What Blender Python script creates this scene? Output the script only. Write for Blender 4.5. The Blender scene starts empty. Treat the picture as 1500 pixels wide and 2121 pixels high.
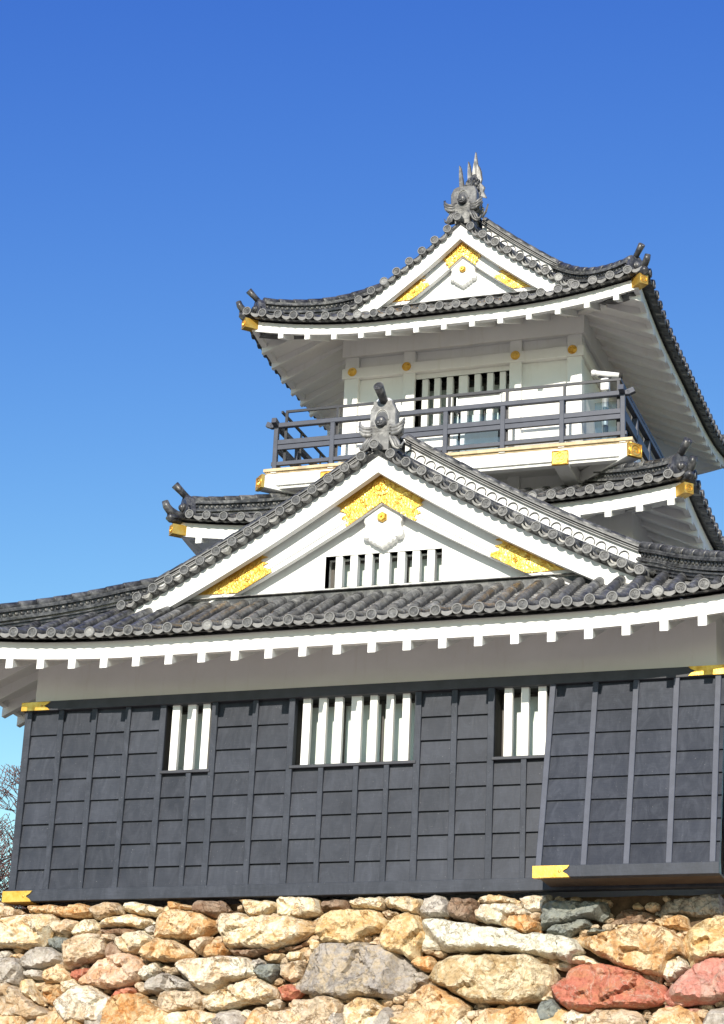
import bpy, math, random
from mathutils import Vector, Matrix, noise
from math import sin, cos, pi, radians, sqrt, atan2

random.seed(7)
scene = bpy.context.scene
COL = scene.collection

# ------------------------------------------------------------------ camera
cam_d = bpy.data.cameras.new("camera")
cam = bpy.data.objects.new("camera", cam_d)
COL.objects.link(cam)
cam_d.sensor_fit = 'VERTICAL'
cam_d.sensor_height = 36.0
cam_d.lens = 4455.08 / 2121.0 * 36.0
cam_d.clip_start = 0.1
cam_d.clip_end = 9000.0
_yaw, _pit, _rol = radians(19.7385), radians(20.4062), radians(2.5122)
_f = Vector((-sin(_yaw)*cos(_pit), cos(_yaw)*cos(_pit), sin(_pit)))
_r = Vector((cos(_yaw), sin(_yaw), 0.0))
_u = _r.cross(_f)
_r2 = cos(_rol)*_r + sin(_rol)*_u
_u2 = -sin(_rol)*_r + cos(_rol)*_u
_m = Matrix((_r2, _u2, -_f)).transposed().to_4x4()
_m.translation = Vector((19.480, -35.631, 1.6))
cam.matrix_world = _m
scene.camera = cam

# ------------------------------------------------------------------ sky, sun, exposure
SUN_EL, SUN_AZ = radians(25.0), radians(6.5)      # low winter sun, just right of the facade normal
world = bpy.data.worlds.new("World")
scene.world = world
world.use_nodes = True
wn = world.node_tree.nodes
wl = world.node_tree.links
bg = wn['Background']
sky = wn.new('ShaderNodeTexSky')
sky.sky_type = 'NISHITA'
sky.sun_disc = False
sky.sun_elevation = SUN_EL
sky.sun_rotation = pi - SUN_AZ
sky.altitude = 100.0
sky.air_density = 1.0
sky.dust_density = 0.0
sky.ozone_density = 6.0
# deep polarised blue: one tone curve per channel over the whole sky
_sep = wn.new('ShaderNodeSeparateColor')
_com = wn.new('ShaderNodeCombineColor')
wl.new(sky.outputs[0], _sep.inputs[0])
for _i, (_a, _p, _m) in enumerate(((7.2, 2.05, 1.72), (2.48, 1.65, 1.76), (1.10, 0.68, 2.15))):
    _prev = _sep.outputs[_i]
    for _op, _v in (('MULTIPLY', 0.1427), ('POWER', _p), ('MULTIPLY', _a), ('MINIMUM', _m), ('DIVIDE', 0.1427)):
        _n = wn.new('ShaderNodeMath')
        _n.operation = _op
        wl.new(_prev, _n.inputs[0])
        _n.inputs[1].default_value = _v
        _prev = _n.outputs[0]
    wl.new(_prev, _com.inputs[_i])
wl.new(_com.outputs[0], bg.inputs[0])
bg.inputs[1].default_value = 0.105

sun_d = bpy.data.lights.new("sun", 'SUN')
sun = bpy.data.objects.new("sun", sun_d)
COL.objects.link(sun)
sun_d.energy = 4.6
sun_d.angle = radians(0.5)
sun_d.color = (1.0, 0.92, 0.79)
_sd = Vector((sin(SUN_AZ)*cos(SUN_EL), -cos(SUN_AZ)*cos(SUN_EL), sin(SUN_EL)))
sun.rotation_euler = _sd.to_track_quat('Z', 'Y').to_euler()
sun.location = (20, -60, 60)

vs = scene.view_settings
vs.view_transform = 'Standard'
vs.look = 'None'
vs.gamma = 1.0
vs.use_curve_mapping = False
vs.exposure = 0.45

# ------------------------------------------------------------------ materials
def new_mat(name):
    m = bpy.data.materials.new(name)
    m.use_nodes = True
    nt = m.node_tree
    return m, nt, nt.nodes['Principled BSDF']

def N(nt, t, **kw):
    n = nt.nodes.new(t)
    for k, v in kw.items():
        setattr(n, k, v)
    return n

def ramp(nt, fac, stops):
    r = N(nt, 'ShaderNodeValToRGB')
    el = r.color_ramp.elements
    while len(el) < len(stops):
        el.new(0.5)
    for e, (p, c) in zip(el, stops):
        e.position = p
        e.color = c if len(c) == 4 else (*c, 1)
    nt.links.new(fac, r.inputs[0])
    return r.outputs[0]

def coords(nt, rnd=False):
    tc = N(nt, 'ShaderNodeTexCoord')
    out = tc.outputs['Object']
    if rnd:
        oi = N(nt, 'ShaderNodeObjectInfo')
        ml = N(nt, 'ShaderNodeMath', operation='MULTIPLY')
        ml.inputs[1].default_value = 37.0
        nt.links.new(oi.outputs['Random'], ml.inputs[0])
        va = N(nt, 'ShaderNodeVectorMath', operation='ADD')
        nt.links.new(out, va.inputs[0])
        nt.links.new(ml.outputs[0], va.inputs[1])
        out = va.outputs[0]
    return out

def tex_noise(nt, co, scale, detail=4.0, rough=0.55, dist=0.0, stretch=None):
    if stretch:
        mp = N(nt, 'ShaderNodeMapping')
        mp.inputs['Scale'].default_value = stretch
        nt.links.new(co, mp.inputs[0])
        co = mp.outputs[0]
    n = N(nt, 'ShaderNodeTexNoise')
    n.inputs['Scale'].default_value = scale
    n.inputs['Detail'].default_value = detail
    n.inputs['Roughness'].default_value = rough
    n.inputs['Distortion'].default_value = dist
    nt.links.new(co, n.inputs['Vector'])
    return n.outputs['Fac']

def mix(nt, fac, a, b, mode='MIX'):
    m = N(nt, 'ShaderNodeMix', data_type='RGBA', blend_type=mode)
    if isinstance(fac, (int, float)):
        m.inputs[0].default_value = fac
    else:
        nt.links.new(fac, m.inputs[0])
    for i, v in ((6, a), (7, b)):
        if isinstance(v, (tuple, list)):
            m.inputs[i].default_value = (*v, 1) if len(v) == 3 else v
        else:
            nt.links.new(v, m.inputs[i])
    return m.outputs[2]

def bump(nt, bs, h, strength, dist):
    b = N(nt, 'ShaderNodeBump')
    b.inputs['Strength'].default_value = strength
    b.inputs['Distance'].default_value = dist
    nt.links.new(h, b.inputs['Height'])
    nt.links.new(b.outputs[0], bs.inputs['Normal'])

def mat_plaster():
    m, nt, bs = new_mat('white_plaster')
    co = coords(nt)
    a = tex_noise(nt, co, 1.3, 5, 0.6)
    s = tex_noise(nt, co, 2.2, 5, 0.65, stretch=(3.0, 3.0, 0.35))
    c = ramp(nt, a, [(0.3, (0.77, 0.77, 0.755)), (0.7, (0.83, 0.83, 0.825))])
    st = ramp(nt, s, [(0.55, (1, 1, 1)), (0.85, (0.90, 0.885, 0.85))])
    nt.links.new(mix(nt, 1.0, c, st, 'MULTIPLY'), bs.inputs['Base Color'])
    bs.inputs['Roughness'].default_value = 0.75
    bs.inputs['Specular IOR Level'].default_value = 0.25
    bump(nt, bs, tex_noise(nt, co, 14, 4), 0.12, 0.02)
    return m

def mat_tile(name, dark, mid, pale, stain=0.25, rough=0.42, rnd=True, pale_from=0.93):
    m, nt, bs = new_mat(name)
    co = coords(nt, rnd)
    vor = N(nt, 'ShaderNodeTexVoronoi')
    vor.inputs['Scale'].default_value = 3.1
    nt.links.new(co, vor.inputs['Vector'])
    sp = N(nt, 'ShaderNodeSeparateColor')
    nt.links.new(vor.outputs['Color'], sp.inputs[0])
    c = ramp(nt, sp.outputs[0], [(0.0, dark), (0.55, mid), (0.9, tuple(v*1.35 for v in mid))])
    n1 = tex_noise(nt, co, 9.0, 6, 0.65)
    c = mix(nt, ramp(nt, n1, [(0.45, (0, 0, 0)), (0.8, (0.75, 0.75, 0.75))]), c, pale)
    n2 = tex_noise(nt, co, 2.3, 5, 0.6)
    c = mix(nt, ramp(nt, n2, [(0.55, (0, 0, 0)), (0.75, (stain, stain, stain))]), c, (0.16, 0.15, 0.10))
    if rnd:
        oi = N(nt, 'ShaderNodeObjectInfo')
        f = ramp(nt, oi.outputs['Random'], [(0.0, (0, 0, 0)), (pale_from, (0.12, 0.12, 0.12)), (min(0.999, pale_from+0.02), (0.8, 0.8, 0.8))])
        c = mix(nt, f, c, pale)
    ge = N(nt, 'ShaderNodeNewGeometry')
    c = mix(nt, 1.0, c, ramp(nt, ge.outputs['Random Per Island'], [(0.0, (0.62, 0.62, 0.64)), (0.6, (1.0, 1.0, 1.0)), (0.92, (1.35, 1.34, 1.30)), (1.0, (1.9, 1.88, 1.80))]), 'MULTIPLY')
    nt.links.new(c, bs.inputs['Base Color'])
    bs.inputs['Roughness'].default_value = rough
    bs.inputs['Specular IOR Level'].default_value = 0.45
    bump(nt, bs, n1, 0.25, 0.012)
    return m

def mat_wood_black():
    m, nt, bs = new_mat('black_painted_boards')
    co = coords(nt)
    a = tex_noise(nt, co, 1.0, 6, 0.62, 0.5)
    s = tex_noise(nt, co, 2.6, 7, 0.72, 1.6, stretch=(1.5, 1.0, 0.55))
    g = tex_noise(nt, co, 6.0, 5, 0.6, 0.2, stretch=(1.0, 1.0, 14.0))
    d = tex_noise(nt, co, 40.0, 2, 0.5)
    c = ramp(nt, a, [(0.32, (0.026, 0.030, 0.041)), (0.68, (0.041, 0.046, 0.061))])
    f = ramp(nt, s, [(0.46, (0, 0, 0)), (0.60, (0.22, 0.22, 0.22)), (0.80, (0.7, 0.7, 0.7))])
    c = mix(nt, f, c, (0.070, 0.079, 0.104))
    gr = ramp(nt, g, [(0.3, (0.86, 0.86, 0.86)), (0.7, (1.12, 1.12, 1.12))])
    c = mix(nt, 1.0, c, gr, 'MULTIPLY')
    c = mix(nt, ramp(nt, d, [(0.735, (0, 0, 0)), (0.76, (0.7, 0.7, 0.7))]), c, (0.20, 0.20, 0.21))
    ge = N(nt, 'ShaderNodeNewGeometry')
    c = mix(nt, 1.0, c, ramp(nt, ge.outputs['Random Per Island'], [(0.0, (0.82, 0.82, 0.82)), (1.0, (1.16, 1.16, 1.15))]), 'MULTIPLY')
    nt.links.new(c, bs.inputs['Base Color'])
    r = ramp(nt, s, [(0.3, (0.36, 0.36, 0.36)), (0.7, (0.56, 0.56, 0.56))])
    nt.links.new(r, bs.inputs['Roughness'])
    bs.inputs['Specular IOR Level'].default_value = 0.22
    bump(nt, bs, s, 0.22, 0.012)
    return m

def mat_simple(name, col, rough=0.5, metal=0.0, spec=0.4, var=0.15, scale=6.0, bmp=0.0):
    m, nt, bs = new_mat(name)
    co = coords(nt)
    a = tex_noise(nt, co, scale, 5, 0.6)
    lo = tuple(v*(1-var) for v in col)
    hi = tuple(min(1, v*(1+var)) for v in col)
    nt.links.new(ramp(nt, a, [(0.3, lo), (0.7, hi)]), bs.inputs['Base Color'])
    bs.inputs['Roughness'].default_value = rough
    bs.inputs['Metallic'].default_value = metal
    bs.inputs['Specular IOR Level'].default_value = spec
    if bmp:
        bump(nt, bs, a, bmp, 0.02)
    return m

def mat_gold(name='gold_leaf', relief=0.75):
    m, nt, bs = new_mat(name)
    co = coords(nt)
    a = tex_noise(nt, co, 6.0, 6, 0.65)
    w = tex_noise(nt, co, 11.0, 2, 0.4, 2.0)
    c = ramp(nt, a, [(0.3, (0.58, 0.28, 0.03)), (0.5, (0.78, 0.47, 0.09)), (0.7, (0.88, 0.60, 0.17))])
    nt.links.new(c, bs.inputs['Base Color'])
    bs.inputs['Metallic'].default_value = 0.72
    nt.links.new(ramp(nt, a, [(0.3, (0.45, 0.45, 0.45)), (0.7, (0.28, 0.28, 0.28))]), bs.inputs['Roughness'])
    bump(nt, bs, w, relief, 0.025)
    return m

def mat_stone(name, base, stain, vein, amount=0.5):
    m, nt, bs = new_mat('stone_' + name)
    co = coords(nt)
    n0 = tex_noise(nt, co, 1.9, 7, 0.68, 0.5)
    n1 = tex_noise(nt, co, 2.8, 9, 0.74, 1.0)
    n2 = tex_noise(nt, co, 21.0, 6, 0.72)
    n3 = tex_noise(nt, co, 1.7, 7, 0.62, 0.9)
    st = tex_noise(nt, co, 3.0, 6, 0.7, 0.8, stretch=(0.7, 1.0, 3.2))
    hi = tuple(min(0.84, v*1.16+0.02) for v in base)
    c = ramp(nt, n0, [(0.34, tuple(v*0.75 for v in base)), (0.44, base), (0.58, hi)])
    f = ramp(nt, n1, [(0.46, (0, 0, 0)), (0.56, (amount, amount, amount)), (0.75, (min(1, amount*1.4),)*3)])
    c = mix(nt, f, c, stain)
    n4 = tex_noise(nt, co, 4.6, 8, 0.75, 0.8)
    c = mix(nt, ramp(nt, n4, [(0.54, (0, 0, 0)), (0.63, (0.42, 0.42, 0.42)), (0.74, (0.75, 0.75, 0.75))]), c, vein)
    f2 = ramp(nt, st, [(0.56, (0, 0, 0)), (0.68, (0.55, 0.55, 0.55))])
    c = mix(nt, f2, c, hi)
    crack = ramp(nt, n3, [(0.482, (0, 0, 0)), (0.494, (0.9, 0.9, 0.9)), (0.506, (0, 0, 0))])
    msk = ramp(nt, tex_noise(nt, co, 1.3, 3), [(0.38, (0, 0, 0)), (0.50, (1, 1, 1))])
    cm = N(nt, 'ShaderNodeMath', operation='MULTIPLY')
    nt.links.new(crack, cm.inputs[0])
    nt.links.new(msk, cm.inputs[1])
    c = mix(nt, cm.outputs[0], c, vein)
    sp = ramp(nt, n2, [(0.34, (0.74, 0.71, 0.67)), (0.50, (1.0, 1.0, 1.0)), (0.72, (1.12, 1.11, 1.08))])
    c = mix(nt, 1.0, c, sp, 'MULTIPLY')
    nt.links.new(c, bs.inputs['Base Color'])
    bs.inputs['Roughness'].default_value = 0.85
    bs.inputs['Specular IOR Level'].default_value = 0.2
    ad = N(nt, 'ShaderNodeMath', operation='MULTIPLY_ADD')
    nt.links.new(n1, ad.inputs[0])
    ad.inputs[1].default_value = 1.6
    nt.links.new(n2, ad.inputs[2])
    a2 = N(nt, 'ShaderNodeMath', operation='ADD')
    nt.links.new(ad.outputs[0], a2.inputs[0])
    nt.links.new(st, a2.inputs[1])
    b2 = N(nt, 'ShaderNodeMath', operation='SUBTRACT')
    nt.links.new(a2.outputs[0], b2.inputs[0])
    nt.links.new(cm.outputs[0], b2.inputs[1])
    bump(nt, bs, b2.outputs[0], 0.6, 0.06)
    return m

def mat_pane():
    m, nt, bs = new_mat('frosted_pane')
    co = coords(nt)
    a = tex_noise(nt, co, 1.2, 3)
    nt.links.new(ramp(nt, a, [(0.3, (0.60, 0.68, 0.64)), (0.7, (0.70, 0.77, 0.73))]), bs.inputs['Base Color'])
    bs.inputs['Roughness'].default_value = 0.18
    return m

def mat_glass():
    m, nt, bs = new_mat('clear_guard_glass')
    out = nt.nodes['Material Output']
    tr = N(nt, 'ShaderNodeBsdfTransparent')
    tr.inputs[0].default_value = (0.88, 0.94, 0.97, 1)
    gl = N(nt, 'ShaderNodeBsdfGlossy')
    gl.inputs['Roughness'].default_value = 0.03
    fr = N(nt, 'ShaderNodeFresnel')
    fr.inputs[0].default_value = 1.5
    ms = N(nt, 'ShaderNodeMixShader')
    nt.links.new(fr.outputs[0], ms.inputs[0])
    nt.links.new(tr.outputs[0], ms.inputs[1])
    nt.links.new(gl.outputs[0], ms.inputs[2])
    nt.links.new(ms.outputs[0], out.inputs[0])
    nt.nodes.remove(bs)
    return m

M = {
    'plaster': mat_plaster(),
    'tile': mat_tile('grey_roof_tile', (0.026, 0.027, 0.029), (0.052, 0.053, 0.056), (0.30, 0.30, 0.29), rnd=False),
    'pan': mat_tile('grey_pan_tile', (0.06, 0.06, 0.062), (0.11, 0.11, 0.112), (0.30, 0.30, 0.29), rnd=False, rough=0.6),
    'endtile': mat_tile('round_end_tile', (0.030, 0.031, 0.034), (0.055, 0.056, 0.060), (0.36, 0.36, 0.35), rnd=True),
    'edge': mat_tile('pale_eave_tile', (0.13, 0.13, 0.13), (0.21, 0.21, 0.205), (0.40, 0.39, 0.37), rnd=False, rough=0.6),
    'ridge': mat_tile('weathered_ridge_tile', (0.07, 0.07, 0.071), (0.15, 0.15, 0.147), (0.52, 0.51, 0.48), rnd=False, rough=0.6),
    'ornament': mat_tile('ornament_tile', (0.10, 0.10, 0.102), (0.17, 0.17, 0.17), (0.50, 0.50, 0.49), rnd=False, rough=0.45, stain=0.1),
    'rim': mat_tile('end_tile_rim', (0.09, 0.09, 0.091), (0.145, 0.145, 0.145), (0.34, 0.34, 0.33), rnd=False, rough=0.55),
    'ornament_dark': mat_tile('dark_fired_ornament', (0.05, 0.05, 0.053), (0.10, 0.10, 0.103), (0.36, 0.36, 0.35), rnd=False, rough=0.4, stain=0.1),
    'dark': mat_tile('dark_ornament_tile', (0.026, 0.027, 0.031), (0.042, 0.043, 0.049), (0.22, 0.22, 0.22), rnd=False, rough=0.36, stain=0.1),
    'wood': mat_wood_black(),
    'beam': mat_simple('black_beam', (0.040, 0.043, 0.055), 0.55, var=0.2, scale=4),
    'rail': mat_simple('dark_rail_paint', (0.062, 0.069, 0.094), 0.5, var=0.15, scale=5),
    'metal': mat_simple('dark_steel', (0.05, 0.05, 0.055), 0.35, metal=0.3),
    'gold': mat_gold(),
    'gold_plate': mat_gold('gold_plate', 0.10),
    'soffit_board': mat_simple('brown_soffit_board', (0.075, 0.055, 0.042), 0.7, var=0.25, scale=3),
    'plank': mat_simple('deck_plank', (0.60, 0.47, 0.29), 0.7, var=0.3, scale=5),
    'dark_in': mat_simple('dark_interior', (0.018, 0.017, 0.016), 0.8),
    'frame': mat_simple('dark_bronze_sash', (0.075, 0.068, 0.062), 0.5, metal=0.2),
    'pane': mat_pane(),
    'glass': mat_glass(),
    'white_metal': mat_simple('white_enamel', (0.80, 0.80, 0.80), 0.3, var=0.03),
    'silver': mat_simple('galvanised_post', (0.50, 0.52, 0.53), 0.4, metal=0.5, var=0.1),
    'soil': mat_simple('rubble_earth', (0.11, 0.07, 0.04), 0.95, var=0.5, scale=7, bmp=0.8),
    'ground': mat_simple('sandy_ground', (0.055, 0.06, 0.03), 0.95, var=0.2, scale=0.5),
    'plaza': mat_simple('pale_gravel', (0.40, 0.34, 0.26), 0.95, var=0.15, scale=0.8),
    'bark': mat_simple('cherry_bark', (0.14, 0.095, 0.08), 0.9, var=0.35, scale=9),
    'twig': mat_simple('cherry_twig', (0.11, 0.065, 0.058), 0.9, var=0.3, scale=9),
    'bud': mat_simple('pink_bud', (0.24, 0.13, 0.13), 0.9, var=0.25, scale=9),
    'bush': mat_simple('dry_bush_leaf', (0.12, 0.09, 0.05), 0.9, var=0.4, scale=6),
}
STONE = {
    'cream': mat_stone('cream', (0.74, 0.64, 0.48), (0.62, 0.40, 0.18), (0.22, 0.12, 0.06), 0.8),
    'white': mat_stone('white', (0.76, 0.69, 0.58), (0.58, 0.4, 0.22), (0.27, 0.19, 0.12), 0.6),
    'pale': mat_stone('pale', (0.72, 0.69, 0.59), (0.55, 0.5, 0.38), (0.3, 0.25, 0.17), 0.55),
    'tan': mat_stone('tan', (0.60, 0.49, 0.36), (0.48, 0.31, 0.16), (0.18, 0.11, 0.06), 0.65),
    'straw': mat_stone('straw', (0.64, 0.54, 0.37), (0.44, 0.29, 0.13), (0.25, 0.17, 0.09), 0.75),
    'ochre': mat_stone('ochre', (0.68, 0.53, 0.34), (0.54, 0.28, 0.10), (0.22, 0.1, 0.04), 0.8),
    'yellow': mat_stone('yellow', (0.7, 0.56, 0.34), (0.58, 0.33, 0.11), (0.3, 0.16, 0.06), 0.7),
    'orange': mat_stone('orange', (0.64, 0.45, 0.25), (0.52, 0.23, 0.07), (0.2, 0.09, 0.03), 0.9),
    'grey': mat_stone('grey', (0.48, 0.44, 0.39), (0.34, 0.28, 0.22), (0.16, 0.13, 0.11), 0.6),
    'violet': mat_stone('violet', (0.36, 0.325, 0.295), (0.5, 0.4, 0.27), (0.15, 0.125, 0.11), 0.8),
    'slate': mat_stone('slate', (0.2, 0.215, 0.2), (0.31, 0.31, 0.26), (0.08, 0.08, 0.08), 0.6),
    'brown': mat_stone('brown', (0.32, 0.23, 0.165), (0.22, 0.12, 0.07), (0.09, 0.06, 0.04), 0.7),
    'red': mat_stone('red', (0.44, 0.145, 0.095), (0.48, 0.22, 0.12), (0.66, 0.46, 0.36), 0.7),
    'rose': mat_stone('rose', (0.5, 0.21, 0.165), (0.56, 0.38, 0.3), (0.62, 0.42, 0.36), 0.7),
    'pink': mat_stone('pink', (0.68, 0.52, 0.39), (0.6, 0.33, 0.17), (0.26, 0.13, 0.09), 0.7),
}

# ------------------------------------------------------------------ mesh helpers
LOC = {}

def register(o, loc):
    LOC[o.name] = Vector(loc)

def thing(name, label, cat, loc, group=None):
    o = bpy.data.objects.new(name, None)
    COL.objects.link(o)
    o.location = loc
    o.empty_display_size = 0.3
    o['label'] = label
    o['category'] = cat
    if group:
        o['group'] = group
    register(o, loc)
    return o

class MB:
    """collects faces in world coordinates, links them as one mesh object"""
    def __init__(s):
        s.v = []; s.f = []; s.s = []
    def add(s, pts, faces, smooth=False):
        b = len(s.v)
        s.v.extend([tuple(p) for p in pts])
        for f in faces:
            s.f.append(tuple(b+i for i in f))
            s.s.append(smooth)
        return s
    def box(s, x0, x1, y0, y1, z0, z1):
        p = [(x, y, z) for z in (z0, z1) for y in (y0, y1) for x in (x0, x1)]
        return s.hexa(p)
    def hexa(s, p):
        # p: bottom (00,10,01,11) then top
        return s.add(p, [(0, 2, 3, 1), (4, 5, 7, 6), (0, 1, 5, 4), (2, 6, 7, 3), (0, 4, 6, 2), (1, 3, 7, 5)])
    def beam(s, a, b, w, h, up=(0, 0, 1)):
        a = Vector(a); b = Vector(b)
        d = (b-a).normalized()
        u = Vector(up)
        l = d.cross(u).normalized()
        u = l.cross(d).normalized()
        p = []
        for z in (-h/2, h/2):
            for q, x in ((a, -w/2), (a, w/2), (b, -w/2), (b, w/2)):
                p.append(q + l*x + u*z)
        return s.add(p, [(0, 2, 3, 1), (4, 5, 7, 6), (0, 1, 5, 4), (2, 6, 7, 3), (0, 4, 6, 2), (1, 3, 7, 5)])
    def prism(s, poly, y0, y1, tf=None):
        """poly of (x,z), extruded along y (front y0)"""
        n = len(poly)
        p = [Vector((x, y0, z)) for x, z in poly] + [Vector((x, y1, z)) for x, z in poly]
        if tf:
            p = [tf(q) for q in p]
        f = [tuple(range(n)), tuple(range(2*n-1, n-1, -1))]
        f += [(i, i+n, (i+1) % n + n, (i+1) % n) for i in range(n)]
        return s.add(p, f)
    def strip(s, rows, closed=False, smooth=False, caps=False):
        """rows: list of equal-length point lists -> quads"""
        n = len(rows[0])
        p = [q for r in rows for q in r]
        f = []
        for i in range(len(rows)-1):
            for j in range(n if closed else n-1):
                k = (j+1) % n
                f.append((i*n+j, i*n+k, (i+1)*n+k, (i+1)*n+j))
        if caps:
            f.append(tuple(range(n-1, -1, -1)))
            f.append(tuple((len(rows)-1)*n + j for j in range(n)))
        return s.add(p, f, smooth)
    def tube(s, path, rad, n=8, smooth=True, caps=True, ref=(0.13, 0.2, 1.0)):
        path = [Vector(p) for p in path]
        if isinstance(rad, (int, float)):
            rad = [rad]*len(path)
        rows = []
        for i, p in enumerate(path):
            d = (path[min(i+1, len(path)-1)] - path[max(i-1, 0)]).normalized()
            l = d.cross(Vector(ref))
            if l.length < 1e-4:
                l = d.cross(Vector((1, 0, 0)))
            l.normalize()
            u = l.cross(d)
            rows.append([p + (l*cos(2*pi*k/n) + u*sin(2*pi*k/n))*rad[i] for k in range(n)])
        return s.strip(rows, True, smooth, caps)
    def sphere(s, c, r, n=12, m=8, sq=(1, 1, 1)):
        c = Vector(c)
        rows = []
        for i in range(m+1):
            a = pi*i/m
            rows.append([c + Vector((r*sin(a)*cos(2*pi*k/n)*sq[0], r*sin(a)*sin(2*pi*k/n)*sq[1], r*cos(a)*sq[2])) for k in range(n)])
        return s.strip(rows, True, True)
    def build(s, name, mat, parent, **props):
        me = bpy.data.meshes.new(name)
        L = LOC[parent.name] if parent else Vector((0, 0, 0))
        me.from_pydata([Vector(p)-L for p in s.v], [], s.f)
        me.polygons.foreach_set('use_smooth', s.s)
        me.materials.append(mat)
        me.update()
        o = bpy.data.objects.new(name, me)
        COL.objects.link(o)
        if parent:
            o.parent = parent
            register(o, L)
        for k, v in props.items():
            o[k] = v
        return o

def fix_normals(o):
    import bmesh
    bm = bmesh.new()
    bm.from_mesh(o.data)
    bmesh.ops.recalc_face_normals(bm, faces=bm.faces)
    bm.to_mesh(o.data)
    bm.free()
    return o

def placed(name, me, parent, loc, rot=(0, 0, 0), scale=1.0):
    o = bpy.data.objects.new(name, me)
    COL.objects.link(o)
    o.parent = parent
    o.location = Vector(loc) - LOC[parent.name]
    o.rotation_euler = rot
    o.scale = (scale,)*3
    return o

def bevel(o, w, seg=1):
    md = o.modifiers.new('bevel', 'BEVEL')
    md.width = w
    md.segments = seg
    md.limit_method = 'ANGLE'
    return o

def table(tab):
    def f(q):
        if q <= tab[0][0]:
            return tab[0][1] + (q-tab[0][0])*(tab[1][1]-tab[0][1])/(tab[1][0]-tab[0][0])
        for i in range(len(tab)-1):
            if q <= tab[i+1][0]:
                (a, b), (c, d) = tab[i], tab[i+1]
                u = (q-a)/(c-a)
                m0 = (d-tab[i-1][1])/(c-tab[i-1][0]) if i > 0 else (d-b)/(c-a)
                m1 = (tab[i+2][1]-b)/(tab[i+2][0]-a) if i+2 < len(tab) else (d-b)/(c-a)
                h = c-a
                return ((2*u**3-3*u*u+1)*b + (u**3-2*u*u+u)*h*m0 + (-2*u**3+3*u*u)*d + (u**3-u*u)*h*m1)
        (a, b), (c, d) = tab[-2], tab[-1]
        return d + (q-c)*(d-b)/(c-a)
    return f

XC = 6.71
YC = 9.5

# three-leaf crest in a ring, drawn on a plane (centre c, right r, up u, out n)
def crest(mb, c, r, u, n, R, h=0.012, seg=20):
    c, r, u, n = Vector(c), Vector(r), Vector(u), Vector(n)
    def P(x, y, z):
        return c + r*x + u*y + n*z
    rows = []
    for k in range(seg):
        a = 2*pi*k/seg
        ca, sa = cos(a), sin(a)
        rows.append([P(ca*R, sa*R, 0), P(ca*R, sa*R, h), P(ca*R*0.84, sa*R*0.84, h), P(ca*R*0.84, sa*R*0.84, 0)])
    rows.append(rows[0])
    mb.strip(rows)
    for k in range(3):
        a0 = pi/2 + 2*pi*k/3
        leaf = []
        for (x, y) in ((0.06, 0.0), (0.24, 0.27), (0.46, 0.34), (0.62, 0.22), (0.74, 0.0), (0.62, -0.22), (0.46, -0.34), (0.24, -0.27)):
            leaf.append((R*(x*cos(a0)-y*sin(a0)), R*(x*sin(a0)+y*cos(a0))))
        b = [P(x, y, 0) for x, y in leaf]
        cx = sum(x for x, y in leaf)/8; cy = sum(y for x, y in leaf)/8
        t = [P(cx+(x-cx)*0.75, cy+(y-cy)*0.75, h) for x, y in leaf]
        mb.strip([b + [b[0]], t + [t[0]]])
        mb.add(t, [tuple(range(8))])

# shared mesh of a round eave-end tile, facing -Y, axis on Y
def end_tile_mesh():
    mb = MB()
    R = 0.099
    seg = 20
    prof = [(0.0, 0.16, 1.0), (1, 0.16, 1.0)]
    rings = [(R*0.98, 0.16), (R, 0.0), (R*0.97, -0.012), (R*0.80, -0.012), (R*0.77, 0.004)]
    rows = [[(r*cos(2*pi*k/seg), y, r*sin(2*pi*k/seg)) for k in range(seg)] for r, y in rings]
    mb.strip(rows, True)
    n = len(rings)
    mb.add(rows[-1], [tuple(range(seg))])
    for k in range(3):
        a0 = pi/2 + 2*pi*k/3
        leaf = []
        for (x, y) in ((0.06, 0.0), (0.26, 0.25), (0.50, 0.27), (0.66, 0.0), (0.50, -0.27), (0.26, -0.25)):
            leaf.append((R*(x*cos(a0)-y*sin(a0)), R*(x*sin(a0)+y*cos(a0))))
        cx = sum(x for x, y in leaf)/6; cz = sum(y for x, y in leaf)/6
        b = [(x, 0.004, z) for x, z in leaf]
        t = [(cx+(x-cx)*0.6, -0.003, cz+(z-cz)*0.6) for x, z in leaf]
        mb.strip([b + [b[0]], t + [t[0]]])
        mb.add(t, [tuple(range(6))])
    me = bpy.data.meshes.new('end_tile')
    me.from_pydata([Vector(p) for p in mb.v], [], mb.f)
    me.materials.append(M['endtile'])
    me.materials.append(M['rim'])
    for i, p in enumerate(me.polygons):
        if 2*seg <= i < 3*seg:
            p.material_index = 1
    me.update()
    return me
END_TILE = end_tile_mesh()

# ------------------------------------------------------------------ castle keep
castle = thing('castle_keep', 'white and black plastered castle keep with grey tiled roofs standing on the rough stone wall', 'castle', (XC, 0.0, 8.47))

def sub(o, label):
    o['label'] = label
    return o

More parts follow.
